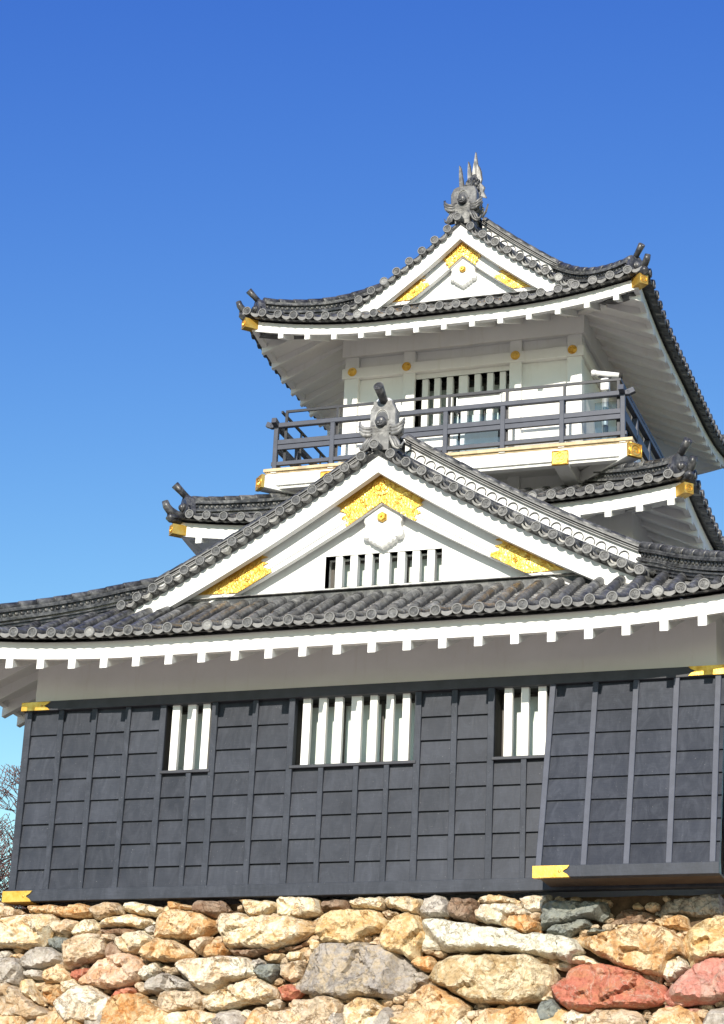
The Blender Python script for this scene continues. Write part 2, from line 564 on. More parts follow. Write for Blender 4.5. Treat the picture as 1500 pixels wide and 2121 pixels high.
# ---- walls -------------------------------------------------------
WX0, WX1 = 0.05, 13.43
def wall_with_holes(x0, x1, z0, ztop, y0, y1, holes, mb=None):
    """front wall slab (front y0) from x0..x1, z0..ztop(x) with rectangular holes"""
    mb = mb or MB()
    xs = sorted(set([x0, x1] + [h[0] for h in holes] + [h[1] for h in holes] + [x0+(x1-x0)*i/24 for i in range(25)]))
    for a, b in zip(xs, xs[1:]):
        m = (a+b)/2
        segs = [(z0, None)]
        for h in holes:
            if h[0]-1e-6 <= m <= h[1]+1e-6:
                segs = [(z0, h[2]), (h[3], None)]
        for lo, hi in segs:
            ta = ztop(a) if hi is None else hi
            tb = ztop(b) if hi is None else hi
            if max(ta, tb) <= lo:
                continue
            ta = max(ta, lo); tb = max(tb, lo)
            mb.add([(a, y0, lo), (b, y0, lo), (b, y0, tb), (a, y0, ta)], [(0, 1, 2, 3)])
    for h in holes:
        a, b, c, d = h
        mb.add([(a, y0, c), (b, y0, c), (b, y0, d), (a, y0, d), (a, y1, c), (b, y1, c), (b, y1, d), (a, y1, d)],
               [(0, 4, 5, 1), (1, 5, 6, 2), (2, 6, 7, 3), (3, 7, 4, 0)])
    return mb

mb = MB()
mb.box(0.135, 13.29, 0.15, 19.0, 12.2, 13.55)
mb.box(0.2, 13.2, 1.2, 19.0, 7.4, 12.25)
lower_wall = mb.build('lower_wall', M['plaster'], castle)

WINS = [(3.0, 3.92, (3.09, 3.24, 3.40, 3.57, 3.71, 3.86)),
        (5.56, 7.89, (5.70, 5.85, 6.01, 6.16, 6.32, 6.47, 6.64, 6.84, 7.00, 7.14, 7.31, 7.45, 7.62, 7.76)),
        (9.37, 10.42, (9.52, 9.67, 9.83, 9.97, 10.14, 10.29))]
WZ0, WZ1 = 10.85, 12.12
ROWS = [8.69, 9.08, 9.51, 9.935, 10.36, 10.79, 11.22, 11.655, 12.12]
BAT_FULL = [0.115, 0.81, 1.51, 2.21, 2.93, 3.98, 4.79, 5.51, 7.94, 8.62, 9.30]
BAT_LOW = [3.53, 6.13, 6.80, 7.38, 9.91]

# clapboards between battens: every row its own tilted board
def clapboards(mb, x0, x1, rows, yf, gap=0.004, lean=0.048):
    for z0, z1 in zip(rows, rows[1:]):
        ya, yb = yf, yf+lean
        j = random.uniform(-0.003, 0.003)
        p = [(x0, ya+j, z0), (x1, ya+j, z0), (x0, ya+0.16, z0), (x1, ya+0.16, z0),
             (x0, yb+j, z1-gap), (x1, yb+j, z1-gap), (x0, yb+0.10, z1-gap), (x1, yb+0.10, z1-gap)]
        mb.hexa(p)
mb = MB()
edges = sorted(BAT_FULL + [10.45])
for a, b in zip(edges, edges[1:]):
    win = any(w[0]-0.1 < (a+b)/2 < w[1]+0.1 for w in WINS)
    if win:
        lows = [a] + [x for x in BAT_LOW if a < x < b] + [b]
        for c, d in zip(lows, lows[1:]):
            clapboards(mb, c, d, ROWS[:5] + [10.80], 0.0)
    else:
        clapboards(mb, a, b, ROWS, 0.0)
mb.box(0.07, 0.10, 0.02, 19.0, 8.5, 12.2)
mb.box(13.38, 13.41, 0.02, 19.0, 8.5, 12.2)
cladding = mb.build('wall_cladding', M['wood'], castle)
for x in BAT_FULL:
    w = 0.055 if x > 0.2 else 0.07
    if x in (2.93, 3.98, 5.51, 7.94, 9.30):
        w = 0.06
    bevel(MB().box(x-w, x+w, -0.035, 0.13, 8.66, 12.14).build('batten', M['wood'], cladding), 0.006)
for x in BAT_LOW:
    bevel(MB().box(x-0.05, x+0.05, -0.035, 0.13, 8.66, 10.81).build('batten', M['wood'], cladding), 0.006)
bevel(MB().box(0.0, 13.43, -0.075, 0.14, 12.115, 12.30).build('top_beam', M['beam'], cladding), 0.008)
bevel(MB().box(0.0, 13.43, -0.07, 0.14, 8.475, 8.695).build('bottom_beam', M['wood'], cladding), 0.008)

def fishtail(x0, x1, z0, z1, yf, yb, flip=False, holes=True):
    """wrap-around gilt corner plate with a notched tail"""
    mb = MB()
    h = z1-z0
    t = 0.10
    poly = [(x0, z0), (x1, z0), (x1-t*0.4, z0+h*0.25), (x1-t, z0+h*0.42), (x1-t*1.15, z0+h*0.5), (x1-t, z0+h*0.58), (x1-t*0.4, z0+h*0.75), (x1, z1), (x0, z1)]
    if flip:
        poly = [(x0+x1-x, z) for x, z in poly][::-1]
    mb.prism(poly, yf, yb)
    if not flip:
        mb.tube([(x1-0.17, yf+0.002, z0+h/2), (x1-0.17, yf-0.012, z0+h/2)], [0.028, 0.018], 8)
    return mb
fx = fishtail
fishtail(-0.035, 0.57, 8.465, 8.665, -0.095, 0.3).build('corner_fitting', M['gold_plate'], cladding)
fishtail(-0.02, 0.58, 12.12, 12.285, -0.10, 0.3).build('corner_fitting', M['gold_plate'], cladding)
fishtail(12.84, 13.455, 12.13, 12.295, -0.10, 0.3, flip=True).build('corner_fitting', M['gold_plate'], cladding)

# ---- ground-floor windows ---------------------------------------
def lattice_window(name, x0, x1, z0, z1, bars, ybar, tbar, ypane, barmat, jambmat, parent, rail=0.12, sill=True, sashes=2):
    mb = MB()
    # box reveal
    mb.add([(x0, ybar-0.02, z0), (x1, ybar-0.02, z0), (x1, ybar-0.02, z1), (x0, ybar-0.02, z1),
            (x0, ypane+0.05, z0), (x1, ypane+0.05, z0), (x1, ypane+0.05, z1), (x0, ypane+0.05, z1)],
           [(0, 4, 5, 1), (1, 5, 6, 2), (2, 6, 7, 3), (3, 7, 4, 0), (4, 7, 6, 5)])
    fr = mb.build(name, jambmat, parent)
    # sash: bottom rail, stiles
    mb = MB()
    mb.box(x0+0.002, x1-0.002, ypane-0.05, ypane+0.01, z0+0.002, z0+rail)
    mb.box(x0+0.002, x1-0.002, ypane-0.05, ypane+0.01, z1-0.05, z1-0.002)
    for i in range(sashes+1):
        x = x0+0.03 + (x1-x0-0.06)*i/sashes
        mb.box(x-0.025, x+0.025, ypane-0.07, ypane+0.012, z0+0.002, z1-0.003)
    for q in (0.09, 0.15):
        mb.box(x0+q, x0+q+0.018, ybar+0.22, ybar+0.25, z0+0.002, z1-0.2)
    mb.build('sash', M['frame'], fr)
    MB().box(x0+0.004, x1-0.004, ypane, ypane+0.03, z0+rail, z1-0.05).build('pane', M['pane'], fr)
    for a, b in zip(bars[::2], bars[1::2]):
        bevel(MB().box(a, b, ybar, ybar+tbar, z0-0.001, z1+0.001).build('window_bar', barmat, fr), 0.006)
    if sill:
        bevel(MB().box(x0-0.04, x1+0.04, -0.055, 0.20, z0-0.055, z0).build('sill', M['beam'], fr), 0.005)
    return fr
for i, (x0, x1, bars) in enumerate(WINS):
    lattice_window('window', x0, x1, WZ0, WZ1, bars, 0.035, 0.11, 0.52, M['plaster'], M['dark_in'], castle, sashes=(1, 3, 1)[i])

# ---- projecting stone-drop bay -----------------------------------
def bay_y(z):
    return -0.03 - (12.1-z)*(0.87/3.4)
mb = MB()
bx = [10.44, 11.2, 11.92, 12.63, 13.35, 13.46]
brow = [8.70, 9.09, 9.5, 9.91, 10.32, 10.74, 11.16, 11.58, 12.12]
for a, b in zip(bx, bx[1:]):
    for z0, z1 in zip(brow, brow[1:]):
        y0, y1 = bay_y(z0), bay_y(z1)+0.042
        mb.hexa([(a, y0, z0), (b, y0, z0), (a, y0+0.14, z0), (b, y0+0.14, z0),
                 (a, y1, z1-0.004), (b, y1, z1-0.004), (a, y1+0.08, z1-0.004), (b, y1+0.08, z1-0.004)])
# side cheek
mb.add([(10.40, 0.1, 12.1), (10.40, bay_y(12.1)+0.03, 12.1), (10.40, bay_y(8.7)+0.03, 8.7), (10.40, 0.1, 8.7),
        (10.46, 0.1, 12.1), (10.46, bay_y(12.1)+0.03, 12.1), (10.46, bay_y(8.7)+0.03, 8.7), (10.46, 0.1, 8.7)],
       [(0, 1, 2, 3), (7, 6, 5, 4), (0, 4, 5, 1), (2, 6, 7, 3)])
bay = mb.build('stone_drop_bay', M['wood'], castle)
for x in (10.43, 11.2, 11.92, 12.63, 13.35):
    w = 0.05
    y0, y1 = bay_y(8.69)-0.035, bay_y(12.12)-0.035
    bevel(MB().hexa([(x-w, y0, 8.69), (x+w, y0, 8.69), (x-w, y0+0.16, 8.69), (x+w, y0+0.16, 8.69),
               (x-w, y1, 12.12), (x+w, y1, 12.12), (x-w, y1+0.16, 12.12), (x+w, y1+0.16, 12.12)]).build('batten', M['rail'], bay), 0.006)
bevel(MB().box(10.38, 13.47, -0.975, -0.78, 8.515, 8.715).build('bottom_beam', M['wood'], bay), 0.008)
MB().box(10.42, 13.45, -0.80, -0.075, 8.53, 8.57).build('soffit', M['soffit_board'], bay)
fishtail(10.35, 10.98, 8.508, 8.705, -1.0, -0.90).build('corner_fitting', M['gold_plate'], bay)

# ------------------------------------------------------------------ hipped skirt roofs
class Skirt:
    def __init__(s, Lx, Yf, Yb, ztab, R, Dr, step, ph, fdrop, fh, rdrop, rw, rstep, rph, ov, slope=0.46, fq=0.22, zfront=None):
        s.zf = table(zfront) if zfront else None
        s.Lx = Lx; s.Yc = (Yf+Yb)/2; s.Ly = (Yb-Yf)/2
        s.z = table(ztab); s.R = R; s.Dr = Dr
        s.step = step; s.ph = ph
        s.fdrop = fdrop; s.fh = fh; s.rdrop = rdrop; s.rw = rw; s.rstep = rstep; s.rph = rph
        s.ov = ov; s.slope = slope; s.fq = fq
    def L(s, side):
        return s.Lx if side in 'fb' else s.Ly
    def up(s, side, t, q):
        c = s.L(side)-abs(t)
        u = max(0.0, 1-c/s.Dr)
        return s.R*u*u*max(0.0, 1-q/2.6)
    def xy(s, side, t, q):
        if side == 'f':
            return (XC+t, s.Yc-s.Ly+q)
        if side == 'b':
            return (XC-t, s.Yc+s.Ly-q)
        if side == 'r':
            return (XC+s.Lx-q, s.Yc+t)
        return (XC-s.Lx+q, s.Yc-t)
    def P(s, side, t, q, h=0.0):
        x, y = s.xy(side, t, q)
        zq = s.zf(q) if (s.zf and side == 'f') else s.z(q)
        return Vector((x, y, zq+s.up(side, t, q)+h))
    def E(s, side, t, q, h=0.0):
        """eave-referenced height (ignores the tile profile)"""
        x, y = s.xy(side, t, q)
        return Vector((x, y, s.z(0.0)+s.up(side, t, min(q, 1.0))+h))
    def frame(s, side, t, q):
        a = s.P(side, t, q+0.05)-s.P(side, t, q-0.05)
        b = s.P(side, t+0.05, q)-s.P(side, t-0.05, q)
        a.normalize(); b.normalize()
        n = b.cross(a).normalized()
        return a, b, n

def cap_row(mb, S, side, t, q0, q1, seg=0.40, r=0.100, first=0.46, n=10):
    q = q0
    k = 0
    while q < q1-0.05:
        L = first if k == 0 else seg
        e = min(q+L, q1)
        rows = []
        j = random.uniform(-0.006, 0.006)
        dr = random.uniform(-0.004, 0.004)
        for qq, rr in ((q-0.010, r), (q+0.02, r+0.002), ((q+e)/2, r*0.975), (e, r*0.94)):
            a, b, nn = S.frame(side, t, max(qq, 0.05))
            c = S.P(side, t, qq)+b*j
            rows.append([c + b*(cos(an)*(rr+dr)) + nn*(sin(an)*(rr+dr)) for an in [(-0.25+1.5*i/n)*pi for i in range(n+1)]][::1])
        mb.strip(rows, smooth=True)
        mb.add(rows[0], [tuple(range(n, -1, -1))])
        q = e
        k += 1

def pan_strip(mb, S, side, t0, t1, q0, q1, seg=0.15):
    q = q0
    while q < q1-0.02:
        e = min(q+seg, q1)
        rows = []
        for qq, hh in ((q, -0.055), (q, -0.028), (e, -0.050)):
            row = []
            for i in range(5):
                u = i/4
                sag = -0.022*sin(pi*u)
                row.append(S.P(side, t0+(t1-t0)*u, qq, hh+sag))
            rows.append(row)
        mb.strip(rows)
        q = e

def tiled_side(S, side, qmax, tmin, tmax, capmb, panmb, edgemb, seg=0.40, pans=True, qlim=None):
    L = S.L(side)
    k0 = int(math.floor((tmin-S.ph)/S.step))
    k1 = int(math.ceil((tmax-S.ph)/S.step))
    out = []
    for k in range(k0, k1+1):
        t = S.ph + k*S.step
        if t < tmin or t > tmax or abs(t) > L-0.12:
            continue
        q1 = min(qmax if qlim is None else qlim(t), L-abs(t)-0.06)
        cap_row(capmb, S, side, t, 0.03, max(q1, 0.16), seg)
        out.append(t)
        t2 = t+S.step
        if t2 <= tmax and abs(t2) < L:
            tm = max(abs(t), abs(t2))
            qp = min(qmax if qlim is None else qlim((t+t2)/2), L-abs((t+t2)/2)-0.04)
            if pans and qp > 0.1:
                pan_strip(panmb, S, side, t+0.07, t2-0.07, 0.05, qp)
        # hanging pale front edge of the pan tile
        a0, a1 = t+0.075, t+S.step-0.075
        if abs(t+S.step) < L+0.05:
            rows = []
            for qq in (0.03, 0.035, 0.16):
                rr = []
                for i in range(7):
                    u = i/6
                    sag = -0.068*sin(pi*u)**0.8
                    rr.append(S.P(side, a0+(a1-a0)*u, qq, -0.005+sag*0.4))
                for i in range(6, -1, -1):
                    u = i/6
                    sag = -0.068*sin(pi*u)**0.8
                    rr.append(S.P(side, a0+(a1-a0)*u, qq, -0.045+sag))
                rows.append(rr)
            em = MB() if isinstance(edgemb, list) else edgemb
            em.strip(rows, True)
            n = len(rows[0])//2
            em.add(rows[0], [(i, i+1, 2*n-2-i, 2*n-1-i) for i in range(n-1)])
            if em is not edgemb:
                edgemb.append(em)
    return out

def lerp_ts(a, b, n):
    return [a+(b-a)*i/n for i in range(n+1)]

def fascia_mesh(S, sides):
    mb = MB()
    for side in sides:
        L = S.L(side)
        rows = []
        for t in lerp_ts(-1, 1, 60):
            Lf, Lb = L-S.fq, L-S.fq-0.12
            tf, tb = t*Lf, t*Lb
            up = S.up(side, tf, S.fq)
            x, y = S.xy(side, tf, S.fq)
            x2, y2 = S.xy(side, tb, S.fq+0.12)
            z0 = S.z(0)-S.fdrop+up
            z1 = S.z(0)-0.10+up
            rows.append([(x, y, z0), (x, y, z1), (x2, y2, z1+0.02), (x2, y2, z0)])
        mb.strip(rows, True)
    return mb

def deck_mesh(S, sides, qmax):
    mb = MB()
    for side in sides:
        L = S.L(side)
        rows = []
        for u in lerp_ts(-1, 1, 40):
            row = []
            for i in range(9):
                q = 0.04+(qmax-0.04)*i/8
                t = u*(L-q)
                row.append(S.P(side, t, q, -0.11))
            rows.append(row)
        mb.strip(rows)
    return mb

def soffit_mesh(S, sides):
    mb = MB()
    for side in sides:
        L = S.L(side)
        rows = []
        for u in lerp_ts(-1, 1, 60):
            row = []
            for i in range(7):
                q = S.fq+0.11 + (S.ov+0.12-S.fq)*i/6
                t = u*(L-q)
                x, y = S.xy(side, t, q)
                row.append((x, y, S.z(0)-S.fdrop+0.07+(S.slope-0.035)*(q-S.fq)+S.up(side, t, q)))
            rows.append(row)
        mb.strip(rows)
    return mb

def rafters(S, side, tmin, tmax, parent):
    L = S.L(side)
    k0 = int(math.ceil((tmin-S.rph)/S.rstep)); k1 = int(math.floor((tmax-S.rph)/S.rstep))
    for k in range(k0, k1+1):
        t = S.rph+k*S.rstep
        qe = min(S.ov+0.05, L-abs(t)-0.05)
        if qe < 0.4:
            continue
        rows = []
        for q in lerp_ts(S.fq-0.012, qe, 5):
            zb = S.z(0)-S.fdrop-S.rdrop+(S.slope+(0.04 if side != 'f' else 0.0))*(q-S.fq)+S.up(side, t, q)
            row = []
            for dt, dz in ((-S.rw/2, 0), (S.rw/2, 0), (S.rw/2, S.rdrop+0.14), (-S.rw/2, S.rdrop+0.14)):
                x, y = S.xy(side, t+dt, q)
                row.append((x, y, zb+dz))
            rows.append(row)
        mb = MB().strip(rows, True, caps=True)
        bevel(mb.build('rafter', M['plaster'], parent), 0.008)

def hip_line(S, sx, sy, q, h=0.0):
    x = XC + sx*(S.Lx-q)
    y = S.Yc + sy*(S.Ly-q)
    c = q
    u = max(0.0, 1-c/S.Dr)
    return Vector((x, y, S.z(q)+S.R*u*u*max(0.0, 1-q/2.6)+h))

def ridge_sweep(path, lat, layers, discs=None, cap=None, wire=False):
    """path of base points; lat lateral unit vectors; layers (half_w, h0, h1)"""
    mb = MB()
    Z = Vector((0, 0, 1))
    for hw, h0, h1 in layers:
        rows = []
        for p, l in zip(path, lat):
            rows.append([p-l*hw+Z*h0, p+l*hw+Z*h0, p+l*hw+Z*h1, p-l*hw+Z*h1])
        mb.strip(rows, True, caps=True)
    if discs:
        hw, h, r, sp = discs
        acc = 0.0
        for (p, l), (p2, l2) in zip(zip(path, lat), zip(path[1:], lat[1:])):
            d = (p2-p).length
            n = max(1, int(round(d/sp)))
            for i in range(n):
                c = p.lerp(p2, (i+0.5)/n)+Z*h
                for sg in (-1, 1):
                    a = c+l*(sg*hw)
                    mb.tube([a, a+l*(sg*0.02)], [r, r*0.8], 8)
    if cap:
        r, h = cap
        for p, p2 in zip(path, path[1:]):
            mb.tube([p+Z*h, p.lerp(p2, 0.06)+Z*h, p2+Z*h], [r*1.0, r*1.04, r*0.9], 10)
    if wire:
        for p, l in zip(path[1:-1], lat[1:-1]):
            mb.tube([p-l*0.17+Z*0.10, p-l*0.10+Z*0.42, p+Z*0.475, p+l*0.10+Z*0.42, p+l*0.17+Z*0.10], 0.006, 4)
    return mb

def corner_ornament(S, sx, sy, parent, scale=1.0):
    """small ridge-end tile with boss, upward roll and eave-corner horn"""
    d = Vector((sx, sy, 0)).normalized()
    l = Vector((-d.y, d.x, 0))
    Z = Vector((0, 0, 1))
    base = hip_line(S, sx, sy, 0.34)
    mb = MB()
    def T(a, b, c):
        return base + (d*a + l*b + Z*c)*scale
    # domed plaque
    poly = [(-0.24, -0.10), (0.24, -0.10), (0.27, 0.08), (0.22, 0.26), (0.18, 0.42), (0.10, 0.52), (-0.10, 0.52), (-0.18, 0.42), (-0.22, 0.26), (-0.27, 0.08)]
    f = [T(0.10, b, c) for b, c in poly]
    m2 = [T(0.02, b*1.08, c*1.04) for b, c in poly]
    bk = [T(-0.14, b, c) for b, c in poly]
    mb.strip([f+[f[0]], m2+[m2[0]], bk+[bk[0]]])
    mb.add(f, [tuple(range(len(f)))]); mb.add(bk, [tuple(range(len(bk)-1, -1, -1))])
    # boss
    c = T(0.13, 0, 0.22)
    mb.sphere(c, 0.095*scale, 12, 8)
    mb.tube([T(0.09, 0, 0.22), T(0.15, 0, 0.22)], [0.13*scale, 0.115*scale], 14)
    # curled shoulders
    for sg in (-1, 1):
        mb.tube([T(0.06, sg*0.18, -0.04), T(0.08, sg*0.27, 0.0), T(0.09, sg*0.34, 0.08), T(0.08, sg*0.36, 0.16), T(0.07, sg*0.31, 0.2)],
                [0.07*scale, 0.06*scale, 0.05*scale, 0.035*scale, 0.02*scale], 8)
    # upward roll
    p0, p1 = T(-0.02, 0, 0.48), T(0.36, 0, 0.78)
    mb.tube([p0, p0.lerp(p1, 0.5), p1], [0.085*scale, 0.088*scale, 0.105*scale], 14)
    ax = (p1-p0).normalized()
    uu = l.cross(ax).normalized()
    crest(mb, p1+ax*0.001, l, -uu if uu.z < 0 else uu, ax, 0.10*scale, 0.010*scale, 14)
    # eave-corner horn tile
    e = hip_line(S, sx, sy, 0.05)
    pts = [e - d*0.42*scale - Z*0.05, e - d*0.18*scale - Z*0.01, e - d*0.04*scale + Z*0.05*scale, e + d*0.06*scale + Z*0.15*scale, e + d*0.11*scale + Z*0.27*scale]
    mb.tube(pts, [0.105*scale, 0.11*scale, 0.11*scale, 0.10*scale, 0.085*scale], 14)
    ax = (pts[-1]-pts[-2]).normalized()
    uu = l.cross(ax).normalized()
    crest(mb, pts[-1]+ax*0.001, l, -uu if uu.z < 0 else uu, ax, 0.078*scale, 0.010*scale, 14)
    # under-hung corner pan tile
    mb.tube([e - d*0.30 - Z*0.10, e - d*0.03*scale - Z*0.12, e + d*0.0 - Z*0.16], [0.11, 0.10, 0.06], 10)
    o = mb.build('corner_ridge_tile', M['dark'], parent)
    # white mortar lump under the roll
    m3 = MB().sphere(T(-0.03, 0, 0.47), 0.13*scale, 10, 7, (1.0, 1.0, 0.75))
    m3.build('mortar', M['plaster'], o)
    return o

def hip_rafter(S, sx, sy, parent, gold_len=0.30, w=0.21, hgt=0.22, out=0.20):
    d = Vector((sx, sy, 0)).normalized()
    x = XC + sx*(S.Lx-S.fq); y = S.Yc + sy*(S.Ly-S.fq)
    zf = S.z(0)-S.fdrop+S.R
    tip = Vector((x, y, zf+0.03)) + d*out
    # slope of the hip underside
    inn = Vector((XC+sx*(S.Lx-S.ov-0.1), S.Yc+sy*(S.Ly-S.ov-0.1), S.z(0)-S.fdrop+S.slope*(S.ov-S.fq)+0.02))
    mid = Vector((x, y, zf+0.02)) - d*0.35
    mb = MB()
    mb.beam(tip, mid, w-0.02, hgt-0.02)
    mb.beam(mid + d*0.02, inn, w-0.024, hgt-0.03)
    b = bevel(mb.build('hip_rafter', M['plaster'], parent), 0.006)
    g = MB()
    g.beam(tip + d*0.012, tip - d*gold_len, w, hgt)
    l = Vector((-d.y, d.x, 0))
    crest(g, tip + d*0.013, l, Vector((0, 0, 1)), d, w*0.38, 0.012, 16)
    g.build('rafter_cap', M['gold_plate'], b)
    return b

R1 = Skirt(8.35, -1.65, 20.7, [(0, 13.095), (.5, 13.22), (1.5, 13.72), (2.92, 14.33), (3.35, 14.47), (4.35, 14.926), (5.35, 15.457), (6.35, 16.02), (7.35, 16.63), (8.35, 17.27)],
           0.37, 4.6, 0.391, 0.055, 0.425, 0.375, 0.185, 0.15, 0.65, 0.11, 1.80, fq=0.30,
           zfront=[(0, 13.095), (.5, 13.225), (.9, 13.38), (1.3, 13.62), (2.1, 14.07), (2.65, 14.36), (3.0, 14.52)])
R2 = Skirt(5.64, 3.32, 15.6, [(0, 17.04), (.35, 17.11), (1.2, 17.52), (2.8, 18.26)],
           0.33, 3.4, 0.393, 0.03, 0.41, 0.39, 0.13, 0.14, 0.63, 0.10, 1.58, fq=0.26)
R3 = Skirt(4.60, 4.08, 15.00, [(0, 21.90), (.35, 21.98), (1.02, 22.30), (1.62, 22.60), (2.10, 22.89), (2.60, 23.24), (3.10, 23.59), (3.60, 23.97), (4.10, 24.37), (4.60, 24.79)],
           0.45, 3.4, 0.3725, 0.075, 0.335, 0.275, 0.125, 0.12, 0.6275, 0.11, 2.05, fq=0.25,
           zfront=[(0, 21.90), (.35, 21.98), (1.02, 22.34), (1.69, 22.72), (2.06, 22.92), (2.4, 23.1)])

def put_end_tiles(S, side, ts, parent, name='eave_end_tile', stuff=False):
    rot = {'f': 0.0, 'r': pi/2, 'l': -pi/2, 'b': pi}[side]
    if stuff:
        mb = MB()
        src = [v.co.copy() for v in END_TILE.vertices]
        fs = [tuple(p.vertices) for p in END_TILE.polygons]
        Rm = Matrix.Rotation(rot, 3, 'Z')
        for t in ts:
            c = S.P(side, t, 0.0)
            mb.add([c + Rm @ v for v in src], fs)
        return mb
    for t in ts:
        placed(name, END_TILE, parent, S.P(side, t, 0.0), (random.uniform(-0.04, 0.04), random.choice((0, 2*pi/3, 4*pi/3))+random.uniform(-0.2, 0.2), rot))

def skirt_roof(name, S, qf, front_t, side_list, front_rafters, hipq, orn, side_q=2.6, grow=0.0, osc=0.74):
    cap, pan, edge = MB(), MB(), []
    fts = tiled_side(S, 'f', qf, front_t[0], front_t[1], cap, pan, edge)
    roof = cap.build(name, M['tile'], castle)
    pan.build('pan_tiles', M['pan'], roof, kind='stuff')
    for e in edge:
        e.build('eave_edge_tile', M['edge'], roof)
    put_end_tiles(S, 'f', fts, roof)
    sm = None
    for side, tmin, tmax in side_list:
        c2, p2, e2 = MB(), MB(), MB()
        ts = tiled_side(S, side, side_q, tmin, tmax, c2, p2, e2, 0.6, pans=True)
        em = put_end_tiles(S, side, ts, roof, stuff=True)
        o = c2.build('side_roof_tiles', M['tile'], roof)
        p2.build('side_pan_tiles', M['pan'], roof, kind='stuff')
        e2.build('side_edge_tiles', M['edge'], roof, kind='stuff')
        if sm is None:
            sm = em
        else:
            sm.add(em.v, em.f)
    if sm:
        sm.build('side_end_tiles', M['dark'], roof, kind='stuff')
    fascia_mesh(S, 'frlb').build('fascia', M['plaster'], roof)
    deck_mesh(S, 'frlb', max(qf, 2.6)).build('roof_deck', M['dark'], roof)
    soffit_mesh(S, 'frlb').build('soffit', M['plaster'], roof)
    rafters(S, 'f', front_rafters[0], front_rafters[1], roof)
    for sx, sy in ((-1, -1), (1, -1)):
        path = [hip_line(S, sx, sy, q, grow*(q/hipq)**2.2) for q in lerp_ts(0.42, hipq, max(6, int(hipq/0.28)))]
        l = Vector((sx, -sy, 0)).normalized()
        rd = ridge_sweep(path, [l]*len(path), [(0.13, -0.45, 0.06), (0.20, -0.32, -0.285), (0.165, -0.22, -0.19), (0.18, -0.12, -0.085), (0.16, -0.05, -0.02), (0.17, 0.02, 0.05), (0.18, 0.09, 0.125), (0.16, 0.13, 0.16), (0.11, 0.16, 0.27), (0.17, 0.27, 0.305), (0.15, 0.31, 0.345)],
                         (0.11, 0.215, 0.045, 0.115), (0.095, 0.39), wire=(S is R1))
        rd.build('hip_ridge', M['tile'], roof)
        if orn:
            corner_ornament(S, sx, sy, roof, osc)
            hip_rafter(S, sx, sy, roof)
    if orn:
        for sx in (-1, 1):
            hip_rafter(S, sx, 1, roof)
            path = [hip_line(S, sx, 1, q) for q in lerp_ts(0.42, hipq, 8)]
            l = Vector((sx, -1, 0)).normalized()
            ridge_sweep(path, [l]*len(path), [(0.15, -0.12, 0.09), (0.18, 0.09, 0.125), (0.11, 0.13, 0.27), (0.17, 0.27, 0.345)], None, (0.095, 0.39)).build('hip_ridge', M['tile'], roof)
            corner_ornament(S, sx, 1, roof, osc)
    return roof

lower_roof = skirt_roof('lower_roof', R1, 2.62, (-8.0, 8.0), [('r', -10.9, -2.0), ('l', 2.0, 10.9)], (-7.2, 7.2), 3.40, False, grow=0.36)
rafters(R1, 'l', 2.0, 10.4, lower_roof)
for sx in (-1, 1):
    corner_ornament(R1, sx, -1, lower_roof)
    hip_rafter(R1, sx, -1, lower_roof)
middle_roof = skirt_roof('middle_roof', R2, 2.75, (-5.45, 5.45), [('r', -6.05, 6.05), ('l', 4.0, 6.05)], (-5.2, 5.2), 2.7, True, osc=0.86)
rafters(R2, 'r', -5.9, 5.5, middle_roof)
upper_roof = skirt_roof('upper_roof', R3, 2.06, (-4.45, 4.45), [('r', -5.4, 5.4), ('l', -5.4, 5.4)], (-4.2, 4.2), 2.72, True, side_q=2.4, grow=0.34)
rafters(R3, 'r', -5.0, 5.0, upper_roof)
rafters(R3, 'l', -5.0, 5.0, upper_roof)

